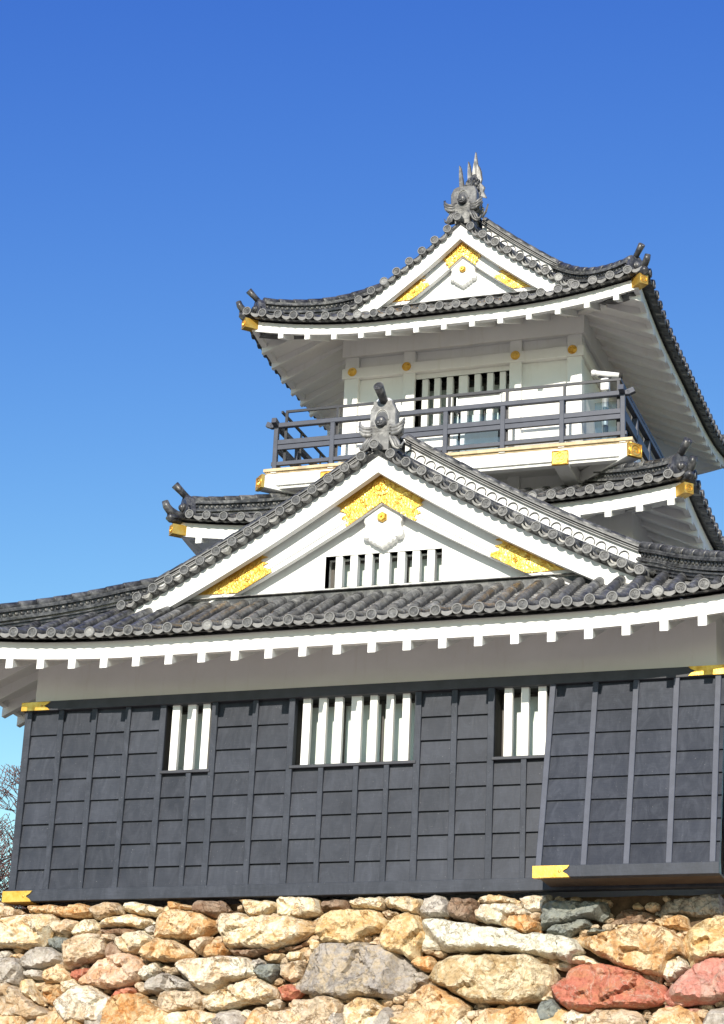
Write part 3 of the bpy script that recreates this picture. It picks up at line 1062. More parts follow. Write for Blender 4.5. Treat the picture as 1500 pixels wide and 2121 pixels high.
# ------------------------------------------------------------------ gables
def gable(name, z0, z1c, z2c, dmax, Y0, step, d0, ncap, lift, Yb, brel, Yi, irel, Yw, zbase, flash, back, parent_roof, hole=None):
    zs = lambda d: z0 - z1c*abs(d) + z2c*d*d
    def slope(d):
        return -z1c + 2*z2c*abs(d)
    # wall
    holes = [hole] if hole else []
    mb = wall_with_holes(XC-dmax, XC+dmax, zbase-0.35, lambda x: zs(x-XC)-0.16, Yw, Yw+0.22, holes)
    g = mb.build(name, M['plaster'], castle)
    # bargeboard (outer), both slopes in one mitred board
    ts = lerp_ts(-1, 1, 48)
    def board(y0, y1, top, bot, dm):
        rows = []
        for u in ts:
            d = u*dm
            rows.append([(XC+d, y0, zs(d)+bot(abs(d))), (XC+d, y0, zs(d)+top), (XC+d, y1, zs(d)+top), (XC+d, y1, zs(d)+bot(abs(d)))])
        return MB().strip(rows, True, caps=True)
    board(Yb, Yb+0.15, -0.11, brel, dmax).build('bargeboard', M['plaster'], g)
    ib = board(Yi, Yi+0.12, -0.20, irel, dmax*0.92).build('inner_bargeboard', M['plaster'], g)
    # bead on the inner board
    rows = []
    for u in ts:
        d = u*dmax*0.9
        b = zs(d)+irel(abs(d))+0.11
        rows.append([(XC+d, Yi-0.022, b), (XC+d, Yi-0.022, b+0.03), (XC+d, Yi+0.01, b+0.045), (XC+d, Yi+0.01, b-0.015)])
    MB().strip(rows, True, caps=True).build('board_bead', M['plaster'], ib)
    # soffit deck of the gable roof
    rows = []
    for u in ts:
        d = u*(dmax+0.35)
        rows.append([(XC+d, Y0+0.10, zs(d)-0.05), (XC+d, back, zs(d)-0.05), (XC+d, back, zs(d)-0.15), (XC+d, Y0+0.16, zs(d)-0.13)])
    rf = MB().strip(rows, True, caps=True).build('gable_roof', M['tile'], castle)
    # verge tiles
    ds = [d0+k*step for k in range(ncap)]
    for sg in (-1, 1):
        cy, hang = MB(), MB()
        for i, d in enumerate(ds):
            c = Vector((XC+sg*d, Y0, zs(d)))
            cy.tube([c+Vector((0, 0.02, 0)), c+Vector((0, 0.26, 0.01))], [0.101, 0.096], 14)
            cy.tube([c+Vector((0, 0.26, 0.01)), c+Vector((0, 0.70, 0.015))], [0.102, 0.096], 14)
            placed('verge_end_tile', END_TILE, rf, c, (random.uniform(-0.04, 0.04), random.choice((0, 2*pi/3, 4*pi/3))+random.uniform(-0.3, 0.3), random.uniform(-0.05, 0.05)))
        lst = [0.0 if d0 > 0.1 else 0] + ds
        for a, b in zip(ds, ds[1:]):
            A = Vector((XC+sg*a, 0, zs(a))); B = Vector((XC+sg*b, 0, zs(b)))
            ax = (B-A).normalized()
            nr = Vector((-ax.z, 0, ax.x)); nr = nr if nr.z > 0 else -nr
            A2 = A+ax*0.085; B2 = B-ax*0.085
            for dep, off, th in ((0.02, -0.035, 0.038), (0.10, 0.03, 0.03)):
                rows = []
                for yy in (Y0+dep, Y0+dep+0.006, Y0+0.5):
                    r = []
                    for k in range(7):
                        u = k/6
                        r.append(A2.lerp(B2, u)+nr*(off-0.045*sin(pi*u)**0.85)+Vector((0, yy, 0)))
                    for k in range(6, -1, -1):
                        u = k/6
                        r.append(A2.lerp(B2, u)+nr*(off-th-0.05*sin(pi*u)**0.85)+Vector((0, yy, 0)))
                    rows.append(r)
                hang.strip(rows, True)
                n = 7
                hang.add(rows[0], [(k, k+1, 2*n-2-k, 2*n-1-k) for k in range(n-1)])
        # first crescent up to the apex
        # verge roll running down the slope
        pth = [Vector((XC+sg*d, Y0+0.62, zs(d)+0.18)) for d in lerp_ts(0.22, ds[-1]+0.16, int(dmax/0.34))]
        for p, p2 in zip(pth, pth[1:]):
            cy.tube([p, p.lerp(p2, 0.06), p2], [0.078, 0.082, 0.070], 10)
        cy.build('verge_tiles', M['tile'], rf)
        hang.build('verge_edge_tiles', M['ridge'], rf)
    # descending ridges
    for sg in (-1, 1):
        dl = lerp_ts(0.26, ds[-1]-0.22, int(dmax/0.3))
        YR = Y0+1.12
        path = [Vector((XC+sg*d, YR, zs(d)+lift)) for d in dl]
        lat = [Vector((0, 1, 0))]*len(path)
        r = ridge_sweep(path, lat, [(0.10, 0.52, 0.70)], None, (0.080, 0.705))
        ro = r.build('descending_ridge', M['tile'], rf)
        ridge_sweep(path, lat, [(0.175, 0.530, 0.553), (0.155, 0.580, 0.600), (0.170, 0.628, 0.648)]).build('ridge_courses', M['edge'], ro)
        rows = []
        for p in path:
            rows.append([p+Vector((0, -0.11, -0.25)), p+Vector((0, -0.11, 0.53)), p+Vector((0, 0.11, 0.53)), p+Vector((0, 0.11, -0.25))])
        MB().strip(rows, True, caps=True).build('ridge_plaster', M['plaster'], ro)
        ar = MB()
        d = dl[0]+0.12
        while d < dl[-1]-0.12:
            sl = slope(d); f = 1/sqrt(1+sl*sl)
            ax = Vector((sg*f, 0, sl*f)); nr = Vector((-ax.z, 0, ax.x)); nr = nr if nr.z > 0 else -nr
            cc = Vector((XC+sg*d, YR-0.113, zs(d)+lift+0.335))
            rows = []
            for k in range(13):
                a = pi*k/12
                rr = []
                for R, yy in ((0.106, 0.0), (0.106, -0.028), (0.092, -0.028), (0.092, 0.0)):
                    rr.append(cc + ax*(R*cos(a)) + nr*(R*sin(a)*1.15) + Vector((0, yy, 0)))
                rows.append(rr)
            ar.strip(rows, True)
            d += 0.245*f
        # base course below the arches
        rows = []
        for p in path:
            rows.append([p+Vector((0, -0.16, 0.10)), p+Vector((0, -0.16, 0.30)), p+Vector((0, 0, 0.325)), p+Vector((0, 0, 0.10))])
        ar.strip(rows, True, caps=True)
        ar.build('arch_tiles', M['tile'], ro)
        e = path[-1]
        MB().sphere(e+Vector((sg*0.02, -0.02, 0.42)), 0.15, 10, 8, (0.9, 0.7, 1.0)).build('mortar', M['plaster'], ro)
    # main ridge
    path = [Vector((XC, y, z0+0.05)) for y in lerp_ts(Y0+0.25, back-0.1, 8)]
    ridge_sweep(path, [Vector((1, 0, 0))]*len(path), [(0.17, -0.05, 0.30), (0.21, 0.30, 0.335), (0.18, 0.34, 0.42), (0.21, 0.42, 0.455)], None, (0.10, 0.52)).build('main_ridge', M['ridge'], rf)
    # flashing course at the foot of the gable wall
    mb = MB()
    n = 22
    for i in range(n):
        a = XC-flash+2*flash*i/n; b = XC-flash+2*flash*(i+1)/n-0.006
        j = random.uniform(-0.008, 0.008)
        mb.hexa([(a, Yw-0.34+j, zbase-0.075), (b, Yw-0.34+j, zbase-0.075), (a, Yw+0.02, zbase-0.09), (b, Yw+0.02, zbase-0.09),
                 (a, Yw-0.33+j, zbase-0.055), (b, Yw-0.33+j, zbase-0.055), (a, Yw+0.02, zbase+0.02), (b, Yw+0.02, zbase+0.02)])
    fl = mb.build('flashing_tiles', M['ridge'], g)
    MB().box(XC-flash+0.02, XC+flash-0.02, Yw-0.27, Yw+0.02, zbase-0.55, zbase-0.092).build('flashing_base', M['tile'], fl)
    return g, rf, ib, zs

front_gable, front_gable_roof, ib1, zs1 = gable('front_gable', 17.27, 0.66, 0.0185, 5.35, 0.58, 0.3225, 0.30, 16, 0.05,
    0.78, lambda d: -0.48-0.004*d, 1.07, lambda d: -1.02+0.045*d, 1.33, 14.60, 4.75, 5.2, lower_roof, hole=(XC-1.19, XC+1.17, 14.68, 15.33))
upper_gable, upper_gable_roof, ib3, zs3 = gable('upper_gable', 24.79, 0.87, 0.047, 2.65, 5.56, 0.2925, 0.27, 9, 0.02,
    5.70, lambda d: -0.45-0.02*d, 5.92, lambda d: -0.80+0.02*d, 6.10, 22.95, 2.15, 13.3, upper_roof)

# lattice window in the front gable
lattice_window('gable_window', XC-1.19, XC+1.17, 14.68, 15.33,
               (5.72, 5.86, 6.02, 6.17, 6.32, 6.47, 6.61, 6.82, 6.98, 7.13, 7.28, 7.43, 7.58, 7.73), 1.335, 0.16, 1.72,
               M['plaster'], M['plaster'], castle, rail=0.13, sill=False, sashes=3)

# ------------------------------------------------------------------ gilt fittings and carved pendants
def scroll(mb, c, r, y, turns=1.3, sgn=1, a0=0.0, rad=0.012):
    pts = []
    for k in range(15):
        u = k/14
        a = a0+sgn*turns*2*pi*u
        rr = r*(1-0.8*u)
        pts.append((c[0]+rr*cos(a), y, c[1]+rr*sin(a)))
    mb.tube(pts, [rad]*14+[rad*1.8], 6)

def chevron_fitting(zs, dt, db, rt, rb, y, parent, R, cz):
    """gilt chevron at the peak: dt/db half-widths on the top and bottom edge, rt/rb offsets from the roof line"""
    mb = MB()
    half = [(0.0, zs(0)+rt)]
    for u in (0.25, 0.5, 0.75, 1.0):
        half.append((dt*u, zs(dt*u)+rt))
    # ornate end
    e0 = (dt, zs(dt)+rt); e1 = (db, zs(db)+rb)
    for u, o in ((0.06, 0.02), (0.14, -0.10), (0.24, -0.12), (0.32, -0.03), (0.40, -0.15), (0.50, -0.16), (0.58, -0.02), (0.66, 0.03), (0.74, -0.08), (0.84, -0.09), (0.92, 0.02)):
        half.append((e0[0]+(e1[0]-e0[0])*u+o*dt*0.8, e0[1]+(e1[1]-e0[1])*u))
    half.append(e1)
    half.append((db*0.5, zs(db*0.5)+rb))
    half.append((0.0, zs(0)+rb))
    # build as one polygon per side, split in quads strip-wise
    top = half[:5]
    for sg in (1, -1):
        poly = [(XC+sg*x, z) for x, z in half]
        if sg < 0:
            poly = poly[::-1]
        mb.prism(poly, y, y+0.03)
    crest(mb, (XC, y-0.001, cz), (1, 0, 0), (0, 0, 1), (0, -1, 0), R, 0.022, 24)
    for sg in (-1, 1):
        for d, r, off in ((0.42, 0.055, 0.5), (0.62, 0.045, 0.3), (0.34, 0.04, 0.75), (0.70, 0.035, 0.7), (0.85, 0.035, 0.25)):
            dd = d*dt
            z = zs(dd)+rt+(rb-rt)*off
            scroll(mb, (XC+sg*dd, z), r*dt/0.93, y-0.006, 1.2, sg, 0.5)
    return mb.build('gold_fitting', M['gold'], parent)

def low_fitting(zs, sg, dlo_t, dlo_b, dhi_t, dhi_b, rt, rb, y, parent, zmin):
    mb = MB()
    P = []
    n = 5
    for i in range(n+1):
        d = dlo_t+(dhi_t-dlo_t)*i/n
        P.append((d, zs(d)+rt))
    e0 = (dhi_t, zs(dhi_t)+rt); e1 = (dhi_b, zs(dhi_b)+rb)
    for u, o in ((0.08, -0.02), (0.16, 0.10), (0.26, 0.13), (0.34, 0.02), (0.42, 0.16), (0.52, 0.18), (0.60, 0.04), (0.70, 0.15), (0.80, 0.14), (0.90, 0.0)):
        P.append((e0[0]+(e1[0]-e0[0])*u+o, e0[1]+(e1[1]-e0[1])*u))
    for i in range(n+1):
        d = dhi_b+(dlo_b-dhi_b)*i/n
        P.append((d, zs(d)+rb))
    poly = [(XC+sg*d, max(z, zmin)) for d, z in P]
    if sg > 0:
        poly = poly[::-1]
    mb.prism(poly, y, y+0.03)
    for u, off, r in ((0.25, 0.5, 0.05), (0.42, 0.62, 0.055), (0.6, 0.4, 0.06), (0.75, 0.7, 0.05), (0.85, 0.35, 0.05), (0.5, 0.25, 0.04)):
        d = dlo_t+(dhi_t-dlo_t)*u
        z = zs(d)+rt+(rb-rt)*off
        if z > zmin+0.04:
            scroll(mb, (XC+sg*d, z), r*abs(dlo_t-dhi_t)/1.35, y-0.006, 1.2, sg, 1.0)
    return mb.build('gold_fitting', M['gold'], parent)

chevron_fitting(zs1, 0.95, 0.69, -0.36, -1.00, 1.035, ib1, 0.185, zs1(0)-0.68)
for sg in (-1, 1):
    low_fitting(zs1, sg, 3.86, 2.90, 2.32, 2.20, -0.36, -0.90, 1.035, ib1, 14.62)
chevron_fitting(zs3, 0.51, 0.31, -0.34, -0.78, 5.885, ib3, 0.125, zs3(0)-0.57)
for sg in (-1, 1):
    low_fitting(zs3, sg, 1.80, 1.20, 0.88, 0.76, -0.34, -0.78, 5.885, ib3, 23.05)

def pendant(zs, w, h, ztop, y0, y1, parent, zhex, rhex):
    """carved white gable pendant with curled shoulders, scalloped foot and a gilt six-sided boss"""
    mb = MB()
    half = [(0.0, 0.0), (0.5, -0.15), (0.98, -0.29), (0.98, -0.39), (0.90, -0.46), (0.93, -0.53), (1.03, -0.60), (1.05, -0.68), (0.98, -0.745),
            (0.84, -0.775), (0.72, -0.77), (0.66, -0.83), (0.52, -0.85), (0.46, -0.89), (0.30, -0.91), (0.22, -0.95), (0.10, -0.965), (0.0, -1.0)]
    hz = [(x*w, ztop+z*h) for x, z in half]
    poly = [(XC+x, z) for x, z in hz] + [(XC-x, z) for x, z in hz[-2:0:-1]]
    c = (XC, ztop-0.6*h)
    n = len(poly)
    rows = []
    for f, y in ((1.0, y1), (1.0, y0+0.035), (0.90, y0)):
        r = [(c[0]+(x-c[0])*f, y, c[1]+(z-c[1])*f) for x, z in poly]
        rows.append(r)
    mb.strip(rows, True)
    mb.add(rows[-1], [tuple(range(n))])
    for sg in (-1, 1):
        scroll(mb, (XC+sg*w*0.70, ztop-0.55*h), w*0.22, y0+0.002, 0.75, -sg, pi/2, 0.012*w/0.42)
        pts = [(XC+sg*w*x, y0+0.004, ztop+z*h) for x, z in ((0.56, -0.46), (0.50, -0.58), (0.62, -0.66), (0.86, -0.66))]
        mb.tube(pts, 0.010*w/0.42, 6)
    o = mb.build('gable_pendant', M['plaster'], parent)
    g = MB()
    rows = []
    for r, y in ((rhex, y0), (rhex, y0-0.05), (rhex*0.72, y0-0.085), (rhex*0.25, y0-0.085), (rhex*0.2, y0-0.12)):
        rows.append([(XC+r*sin(k*pi/3), y, zhex+r*cos(k*pi/3)) for k in range(6)])
    g.strip(rows, True)
    g.add(rows[-1], [tuple(range(6))])
    g.build('pendant_boss', M['gold_plate'], o)
    return o
pendant(zs1, 0.395, 0.93, 16.29, 1.15, 1.34, front_gable, 15.99, 0.105)
pendant(zs3, 0.30, 0.76, 24.03, 5.97, 6.12, upper_gable, 23.70, 0.08)

# ------------------------------------------------------------------ ridge-end ornaments
def ridge_end(zc, Y, k, parent, Yv, roll=True, mat='ornament'):
    """big ridge-end tile: octagonal plaque with round boss, three-fold wings and flowing legs"""
    mb = MB()
    def T(x, y, z):
        return Vector((XC+x*k, Y+y*k, zc+z*k))
    def prism(poly, y0, y1, inset=0.0):
        n = len(poly)
        cx = sum(p[0] for p in poly)/n; cz = sum(p[1] for p in poly)/n
        rows = [[T(cx+(x-cx)*f, y, cz+(z-cz)*f) for x, z in poly] for y, f in ((y1, 1.0), (y0+0.04, 1.0), (y0, 1.0-inset))]
        mb.strip(rows, True)
        mb.add(rows[-1], [tuple(range(n))])
        mb.add(rows[0], [tuple(range(n-1, -1, -1))])
    if roll:
        body = [(-0.27, 0.42), (-0.28, 0.92), (-0.22, 1.02), (-0.21, 1.12), (0.21, 1.12), (0.24, 1.02), (0.31, 0.90), (0.31, 0.42), (0.20, 0.25), (-0.18, 0.25)]
    else:
        body = [(-0.33, 0.42), (-0.34, 0.82), (-0.27, 0.98), (-0.16, 1.03), (0.20, 1.03), (0.32, 0.98), (0.36, 0.85), (0.36, 0.42), (0.20, 0.25), (-0.18, 0.25)]
    prism(body, -0.06, 0.18, 0.06)
    # raised rim of the niche
    rim = [T(0.15*cos(a), -0.065, 0.68+0.22*sin(a)) for a in lerp_ts(-0.05*pi, 1.05*pi, 16)]
    mb.tube(rim, 0.016*k, 6)
    # stepped neck lines
    for z in (0.36, 0.30):
        mb.tube([T(-0.20, -0.05, z-0.06), T(0.0, -0.07, z+0.02), T(0.20, -0.05, z-0.06)], 0.02*k, 6)
    # wings: three feathered curls each side
    for sg in (-1, 1):
        for i in range(3):
            z = 0.56-0.075*i
            e = 0.02*(i == 2)
            pts = [T(sg*0.17, -0.02, z-0.02), T(sg*0.27, -0.075, z-0.095), T(sg*0.38, -0.10, z-0.085), T(sg*(0.465-e), -0.09, z-0.01), T(sg*(0.50-e), -0.05, z+0.085), T(sg*(0.485-e), -0.02, z+0.12)]
            mb.tube(pts, [0.045*k, 0.052*k, 0.050*k, 0.042*k, 0.028*k, 0.010*k], 8)
        # flowing legs
        for i in range(3):
            o = 0.062*i
            pts = [T(sg*(0.09+o), -0.03, 0.33-o*0.1), T(sg*(0.19+o), -0.06, 0.25-o*0.3), T(sg*(0.25+o), -0.07, 0.13), T(sg*(0.29+o*0.9), -0.065, 0.03), T(sg*(0.37+o*0.7), -0.05, -0.02+o*0.5), T(sg*(0.46+o*0.3), -0.03, 0.02+o)]
            mb.tube(pts, [0.036*k, 0.042*k, 0.042*k, 0.038*k, 0.030*k, 0.012*k], 8)
    o = mb.build('ridge_end_tile', M[mat], parent)
    bk = MB()
    for sg in (-1, 1):
        fill = [(sg*0.10, 0.40), (sg*0.44, 0.52), (sg*0.43, 0.36), (sg*0.30, 0.26), (sg*0.40, 0.04), (sg*0.26, 0.05), (sg*0.14, 0.26)]
        rows = [[T(x, y, z) for x, z in fill] for y in (0.0, 0.14)]
        bk.strip([r+[r[0]] for r in rows])
        bk.add(rows[0], [tuple(range(len(fill)))])
    bk.build('ornament_backing', M['dark'], o)
    # dark boss in its niche, crest on its face
    g = MB()
    nich = [(0.135*cos(a), 0.66+0.20*sin(a)*(1.0 if sin(a) > 0 else 1.15)) for a in [2*pi*q/20 for q in range(20)]]
    g.add([T(x, -0.064, z) for x, z in nich], [tuple(range(20))])
    g.tube([T(0, -0.03, 0.62), T(0, -0.17, 0.585), T(0, -0.20, 0.578)], [0.115*k, 0.118*k, 0.10*k], 18)
    crest(g, T(0, -0.201, 0.578), (1, 0, 0), (0, 0, 1), (0, -1, 0), 0.092*k, 0.008*k, 18)
    g.build('boss', M['dark'], o)
    if roll:
        rm = MB()
        p0, p1 = T(0.02, 0.04, 1.08), T(0.03, -0.46, 1.27)
        rm.tube([p0, p0.lerp(p1, 0.5), p1], [0.085, 0.088, 0.10], 16)
        ax = (p1-p0).normalized()
        l = Vector((1, 0, 0))
        u = l.cross(ax).normalized()
        if u.z < 0:
            u = -u
        crest(rm, p1+ax*0.001, l, u, ax, 0.095, 0.012, 16)
        rm.build('ridge_roll_tile', M['dark'], o)
        MB().sphere(T(0.0, 0.06, 1.12), 0.16*k, 10, 7, (1.2, 0.9, 0.6)).build('mortar', M['plaster'], o)
    c = Vector((XC-0.04, Yv, zc-0.01))
    placed('verge_end_tile', END_TILE, o, c, (0, 0, 0))
    MB().tube([c+Vector((0, 0.05, 0)), c+Vector((0, 0.5, 0.02))], 0.098, 12).build('verge_tile', M['tile'], o)
    return o
ridge_end(17.31, 0.93, 0.92, front_gable_roof, 0.58, True)
ridge_end(24.85, 5.88, 0.88, upper_gable_roof, 5.56, False, 'ornament_dark')

# roof fish (tail up) on the top ridge, seen from the end
def roof_fish(x, y, z, face):
    mb = MB()
    def T(a, b, c):
        return Vector((x+a, y+face*b, z+c))
    body = [T(0, 0.22, 0.05), T(0, 0.12, 0.25), T(0, -0.02, 0.48), T(0, -0.02, 0.72), T(0, 0.10, 0.95), T(0, 0.22, 1.15)]
    rad = [0.20, 0.23, 0.21, 0.17, 0.125, 0.07]
    mb.tube(body, rad, 12)
    # scales as overlapping rings
    for i in range(9):
        u = 0.12+i*0.085
        k = min(len(body)-2, int(u*(len(body)-1)))
        f = u*(len(body)-1)-k
        c = body[k].lerp(body[k+1], f); r = rad[k]+(rad[k+1]-rad[k])*f
        for j in range(9):
            a = 2*pi*(j+0.5*(i % 2))/9
            q = c+Vector((cos(a)*r*0.98, sin(a)*r*0.98, 0))
            mb.sphere(q, 0.042, 6, 4, (1, 1, 1.25))
    o = mb.build('roof_fish_ornament', M['tile'], castle)
    def blade(name, pts, th=0.018):
        n = len(pts)
        m = MB()
        rows = [[T(p[0]+d[0]*th, p[1]+d[1]*th, p[2]) for p in pts] for d in ((-0.6, -1), (0.6, 1))]
        m.strip([r+[r[0]] for r in rows])
        m.add(rows[0], [tuple(range(n-1, -1, -1))]); m.add(rows[1], [tuple(range(n))])
        return m.build(name, M['ornament_dark'], o)
    # tail flukes
    blade('tail_fin', [(-0.06, 0.20, 1.05), (0.05, 0.22, 1.02), (0.11, 0.22, 1.25), (0.06, 0.2, 1.48), (0.015, 0.2, 1.78), (-0.02, 0.2, 1.50), (-0.05, 0.2, 1.28)])
    blade('tail_fin', [(-0.12, 0.12, 0.80), (-0.05, 0.14, 0.90), (-0.06, 0.16, 1.15), (-0.10, 0.14, 1.40), (-0.14, 0.14, 1.52), (-0.145, 0.13, 1.20)])
    blade('tail_fin', [(0.06, 0.12, 0.85), (0.15, 0.14, 0.80), (0.19, 0.16, 1.02), (0.17, 0.14, 1.22), (0.12, 0.14, 1.36), (0.08, 0.13, 1.10)])
    # side fins
    blade('side_fin', [(-0.20, 0.0, 0.30), (-0.16, 0.02, 0.52), (-0.20, 0.0, 0.86), (-0.27, 0.0, 1.28), (-0.31, 0.0, 1.36), (-0.31, 0.0, 1.10), (-0.29, 0.0, 0.74), (-0.25, 0.0, 0.34)])
    blade('side_fin', [(0.16, 0.0, 0.66), (0.20, 0.0, 0.84), (0.30, 0.02, 0.72), (0.28, 0.0, 0.60), (0.36, 0.0, 0.42), (0.22, 0.0, 0.46)])
    blade('back_fin', [(0.05, -0.16, 0.30), (0.10, -0.24, 0.52), (0.04, -0.20, 0.58), (0.08, -0.25, 0.78), (0.03, -0.17, 0.80), (0.06, -0.12, 1.0), (-0.02, -0.02, 0.92), (-0.02, -0.12, 0.4)])
    blade('whisker', [(0.28, -0.05, -0.12), (0.38, -0.08, 0.02), (0.42, -0.08, 0.22), (0.36, -0.05, 0.08), (0.30, -0.04, -0.02)])
    return o
roof_fish(XC+0.02, 6.45, 25.30, 1)
roof_fish(XC, 12.9, 25.22, -1)

# ------------------------------------------------------------------ middle and upper storeys
MB().box(2.62, 10.80, 4.90, 14.1, 13.6, 17.45).build('middle_wall', M['plaster'], castle)

UX = 2.70
UW0, UW1 = 5.64, 7.82
mb = wall_with_holes(XC-UX, XC+UX, 17.6, lambda x: 23.2 if abs(x-XC) < 2.0 else 22.7, 6.15, 6.4, [(UW0, UW1, 20.02, 21.17)])
# sides and back
mb.add([(XC+UX, 6.15, 17.6), (XC+UX, 12.95, 17.6), (XC+UX, 12.95, 22.7), (XC+UX, 6.15, 22.7),
        (XC-UX, 6.15, 17.6), (XC-UX, 12.95, 17.6), (XC-UX, 12.95, 22.7), (XC-UX, 6.15, 22.7)],
       [(0, 1, 2, 3), (5, 4, 7, 6), (1, 5, 6, 2)])
upper_wall = mb.build('upper_wall', M['plaster'], castle)
for a, b in ((-2.74, -2.41), (-1.345, -1.075), (1.11, 1.38), (2.41, 2.74)):
    bevel(MB().box(XC+a, XC+b, 6.035, 6.3 if abs(a) > 2 else 6.145, 17.7, 21.83).build('pillar', M['plaster'], upper_wall), 0.01)
for b in (12.7,):
    bevel(MB().box(XC+2.41, XC+2.74, b, b+0.33, 17.7, 21.83).build('pillar', M['plaster'], upper_wall), 0.01)
bevel(MB().box(XC-2.79, XC+2.79, 5.985, 6.149, 21.30, 21.545).build('tie_beam', M['plaster'], upper_wall), 0.012)
bevel(MB().box(XC-2.79, XC+2.79, 5.995, 6.149, 19.28, 19.45).build('tie_beam', M['plaster'], upper_wall), 0.012)
bevel(MB().box(XC+2.701, XC+2.79, 6.15, 13.0, 21.30, 21.545).build('tie_beam', M['plaster'], upper_wall), 0.012)
bevel(MB().box(XC-2.80, XC+2.80, 5.975, 6.149, 21.83, 22.45).build('frieze', M['plaster'], upper_wall), 0.012)
bevel(MB().box(XC+2.701, XC+2.80, 6.15, 13.0, 21.83, 22.45).build('frieze', M['plaster'], upper_wall), 0.012)
for x in (4.17, 5.455, 7.965, 9.25):
    g = MB()
    rows = []
    for r, y in ((0.105, 5.99), (0.105, 5.965), (0.085, 5.95), (0.07, 5.958), (0.05, 5.945), (0.03, 5.93)):
        rows.append([(x+r*cos(2*pi*k/18), y, 21.445+r*sin(2*pi*k/18)) for k in range(18)])
    g.strip(rows, True)
    g.add(rows[-1], [tuple(range(18))])
    g.build('gold_disc', M['gold_plate'], upper_wall)
lattice_window('upper_window', UW0, UW1, 20.02, 21.17,
               (5.78, 5.92, 6.06, 6.20, 6.35, 6.49, 6.63, 6.84, 6.99, 7.13, 7.28, 7.42, 7.57, 7.71), 6.155, 0.13, 6.72,
               M['plaster'], M['dark_in'], castle, rail=0.14, sill=False, sashes=3)

# ------------------------------------------------------------------ balcony
BX0, BX1, BY0, BY1 = 2.64, 10.78, 4.93, 14.1
mb = MB()
mb.box(BX0, BX1, BY0, BY1, 18.70, 18.735)
nb = 22
for i in range(nb):
    a = BX0-0.03+(BX1-BX0+0.06)*i/nb
    b = BX0-0.03+(BX1-BX0+0.06)*(i+1)/nb-0.003
    j = random.uniform(-0.002, 0.002)
    mb.box(a, b, BY0-0.05+j, BY0+0.35, 18.737, 18.80)
mb.box(BX0, BX1, BY0+0.36, BY1, 18.737, 18.795)
balcony = mb.build('balcony_deck', M['plank'], castle)
mb = MB()
mb.box(BX0+0.02, BX1-0.02, BY0+0.01, BY0+0.24, 18.42, 18.698)
mb.box(BX0+0.06, BX1-0.06, BY0+0.06, BY0+0.24, 18.355, 18.42)
mb.box(BX1-0.24, BX1-0.025, BY0+0.24, BY1, 18.36, 18.698)
mb.box(BX0+0.025, BX0+0.24, BY0+0.24, BY1, 18.36, 18.698)
mb.box(BX0+0.26, BX1-0.26, BY0+0.26, BY1, 18.60, 18.695)
bevel(mb.build('balcony_beam', M['plaster'], balcony), 0.008)
def gilt_beam(a, b, w, h):
    a = Vector(a); b = Vector(b)
    d = (a-b).normalized()
    o = MB().beam(a-d*0.012, b, w-0.02, h-0.02).build('cantilever_beam', M['plaster'], balcony)
    bevel(o, 0.008)
    g = MB().beam(a, a-d*0.07, w, h)
    l = Vector((-d.y, d.x, 0))
    crest(g, a+d*0.001, l, (0, 0, 1), d, w*0.36, 0.016, 20)
    # raised border
    u = Vector((0, 0, 1))
    for s1, s2 in (((-1, -1), (1, -1)), ((1, -1), (1, 1)), ((1, 1), (-1, 1)), ((-1, 1), (-1, -1))):
        p = a+l*(s1[0]*(w/2-0.012))+u*(s1[1]*(h/2-0.012))
        q = a+l*(s2[0]*(w/2-0.012))+u*(s2[1]*(h/2-0.012))
        g.tube([p, q], 0.012, 6)
    g.build('gold_cap', M['gold_plate'], o)
for x in (4.14, 9.28):
    gilt_beam((x, BY0-0.10, 18.455), (x, 6.2, 18.40), 0.35, 0.31)
for sx in (-1, 1):
    cx = BX1 if sx > 0 else BX0
    gilt_beam((cx+sx*0.10, BY0-0.10, 18.475), (XC+sx*2.6, 6.3, 18.42), 0.33, 0.30)

rail = MB()
PX = [2.835, 4.155, 5.44, 6.73, 8.0, 9.285, 10.59]
RY = 4.985
railing = MB().box(PX[0]-0.08, PX[-1]+0.08, RY-0.045, RY+0.045, 18.895, 18.975).build('balcony_railing', M['rail'], castle)
def railbox(name, *a):
    return bevel(MB().box(*a).build(name, M['rail'], railing), 0.006)
for x in PX:
    railbox('post', x-0.05, x+0.05, RY-0.06, RY+0.04, 18.80, 19.79)
    MB().box(x-0.065, x+0.065, RY-0.075, RY-0.02, 18.712, 18.802).build('post_foot', M['white_metal'], railing)
railbox('rail', PX[0]-0.04, PX[-1]+0.04, RY-0.035, RY+0.035, 19.265, 19.375)
railbox('rail', PX[0]-0.04, PX[-1]+0.04, RY-0.045, RY+0.025, 19.383, 19.495)
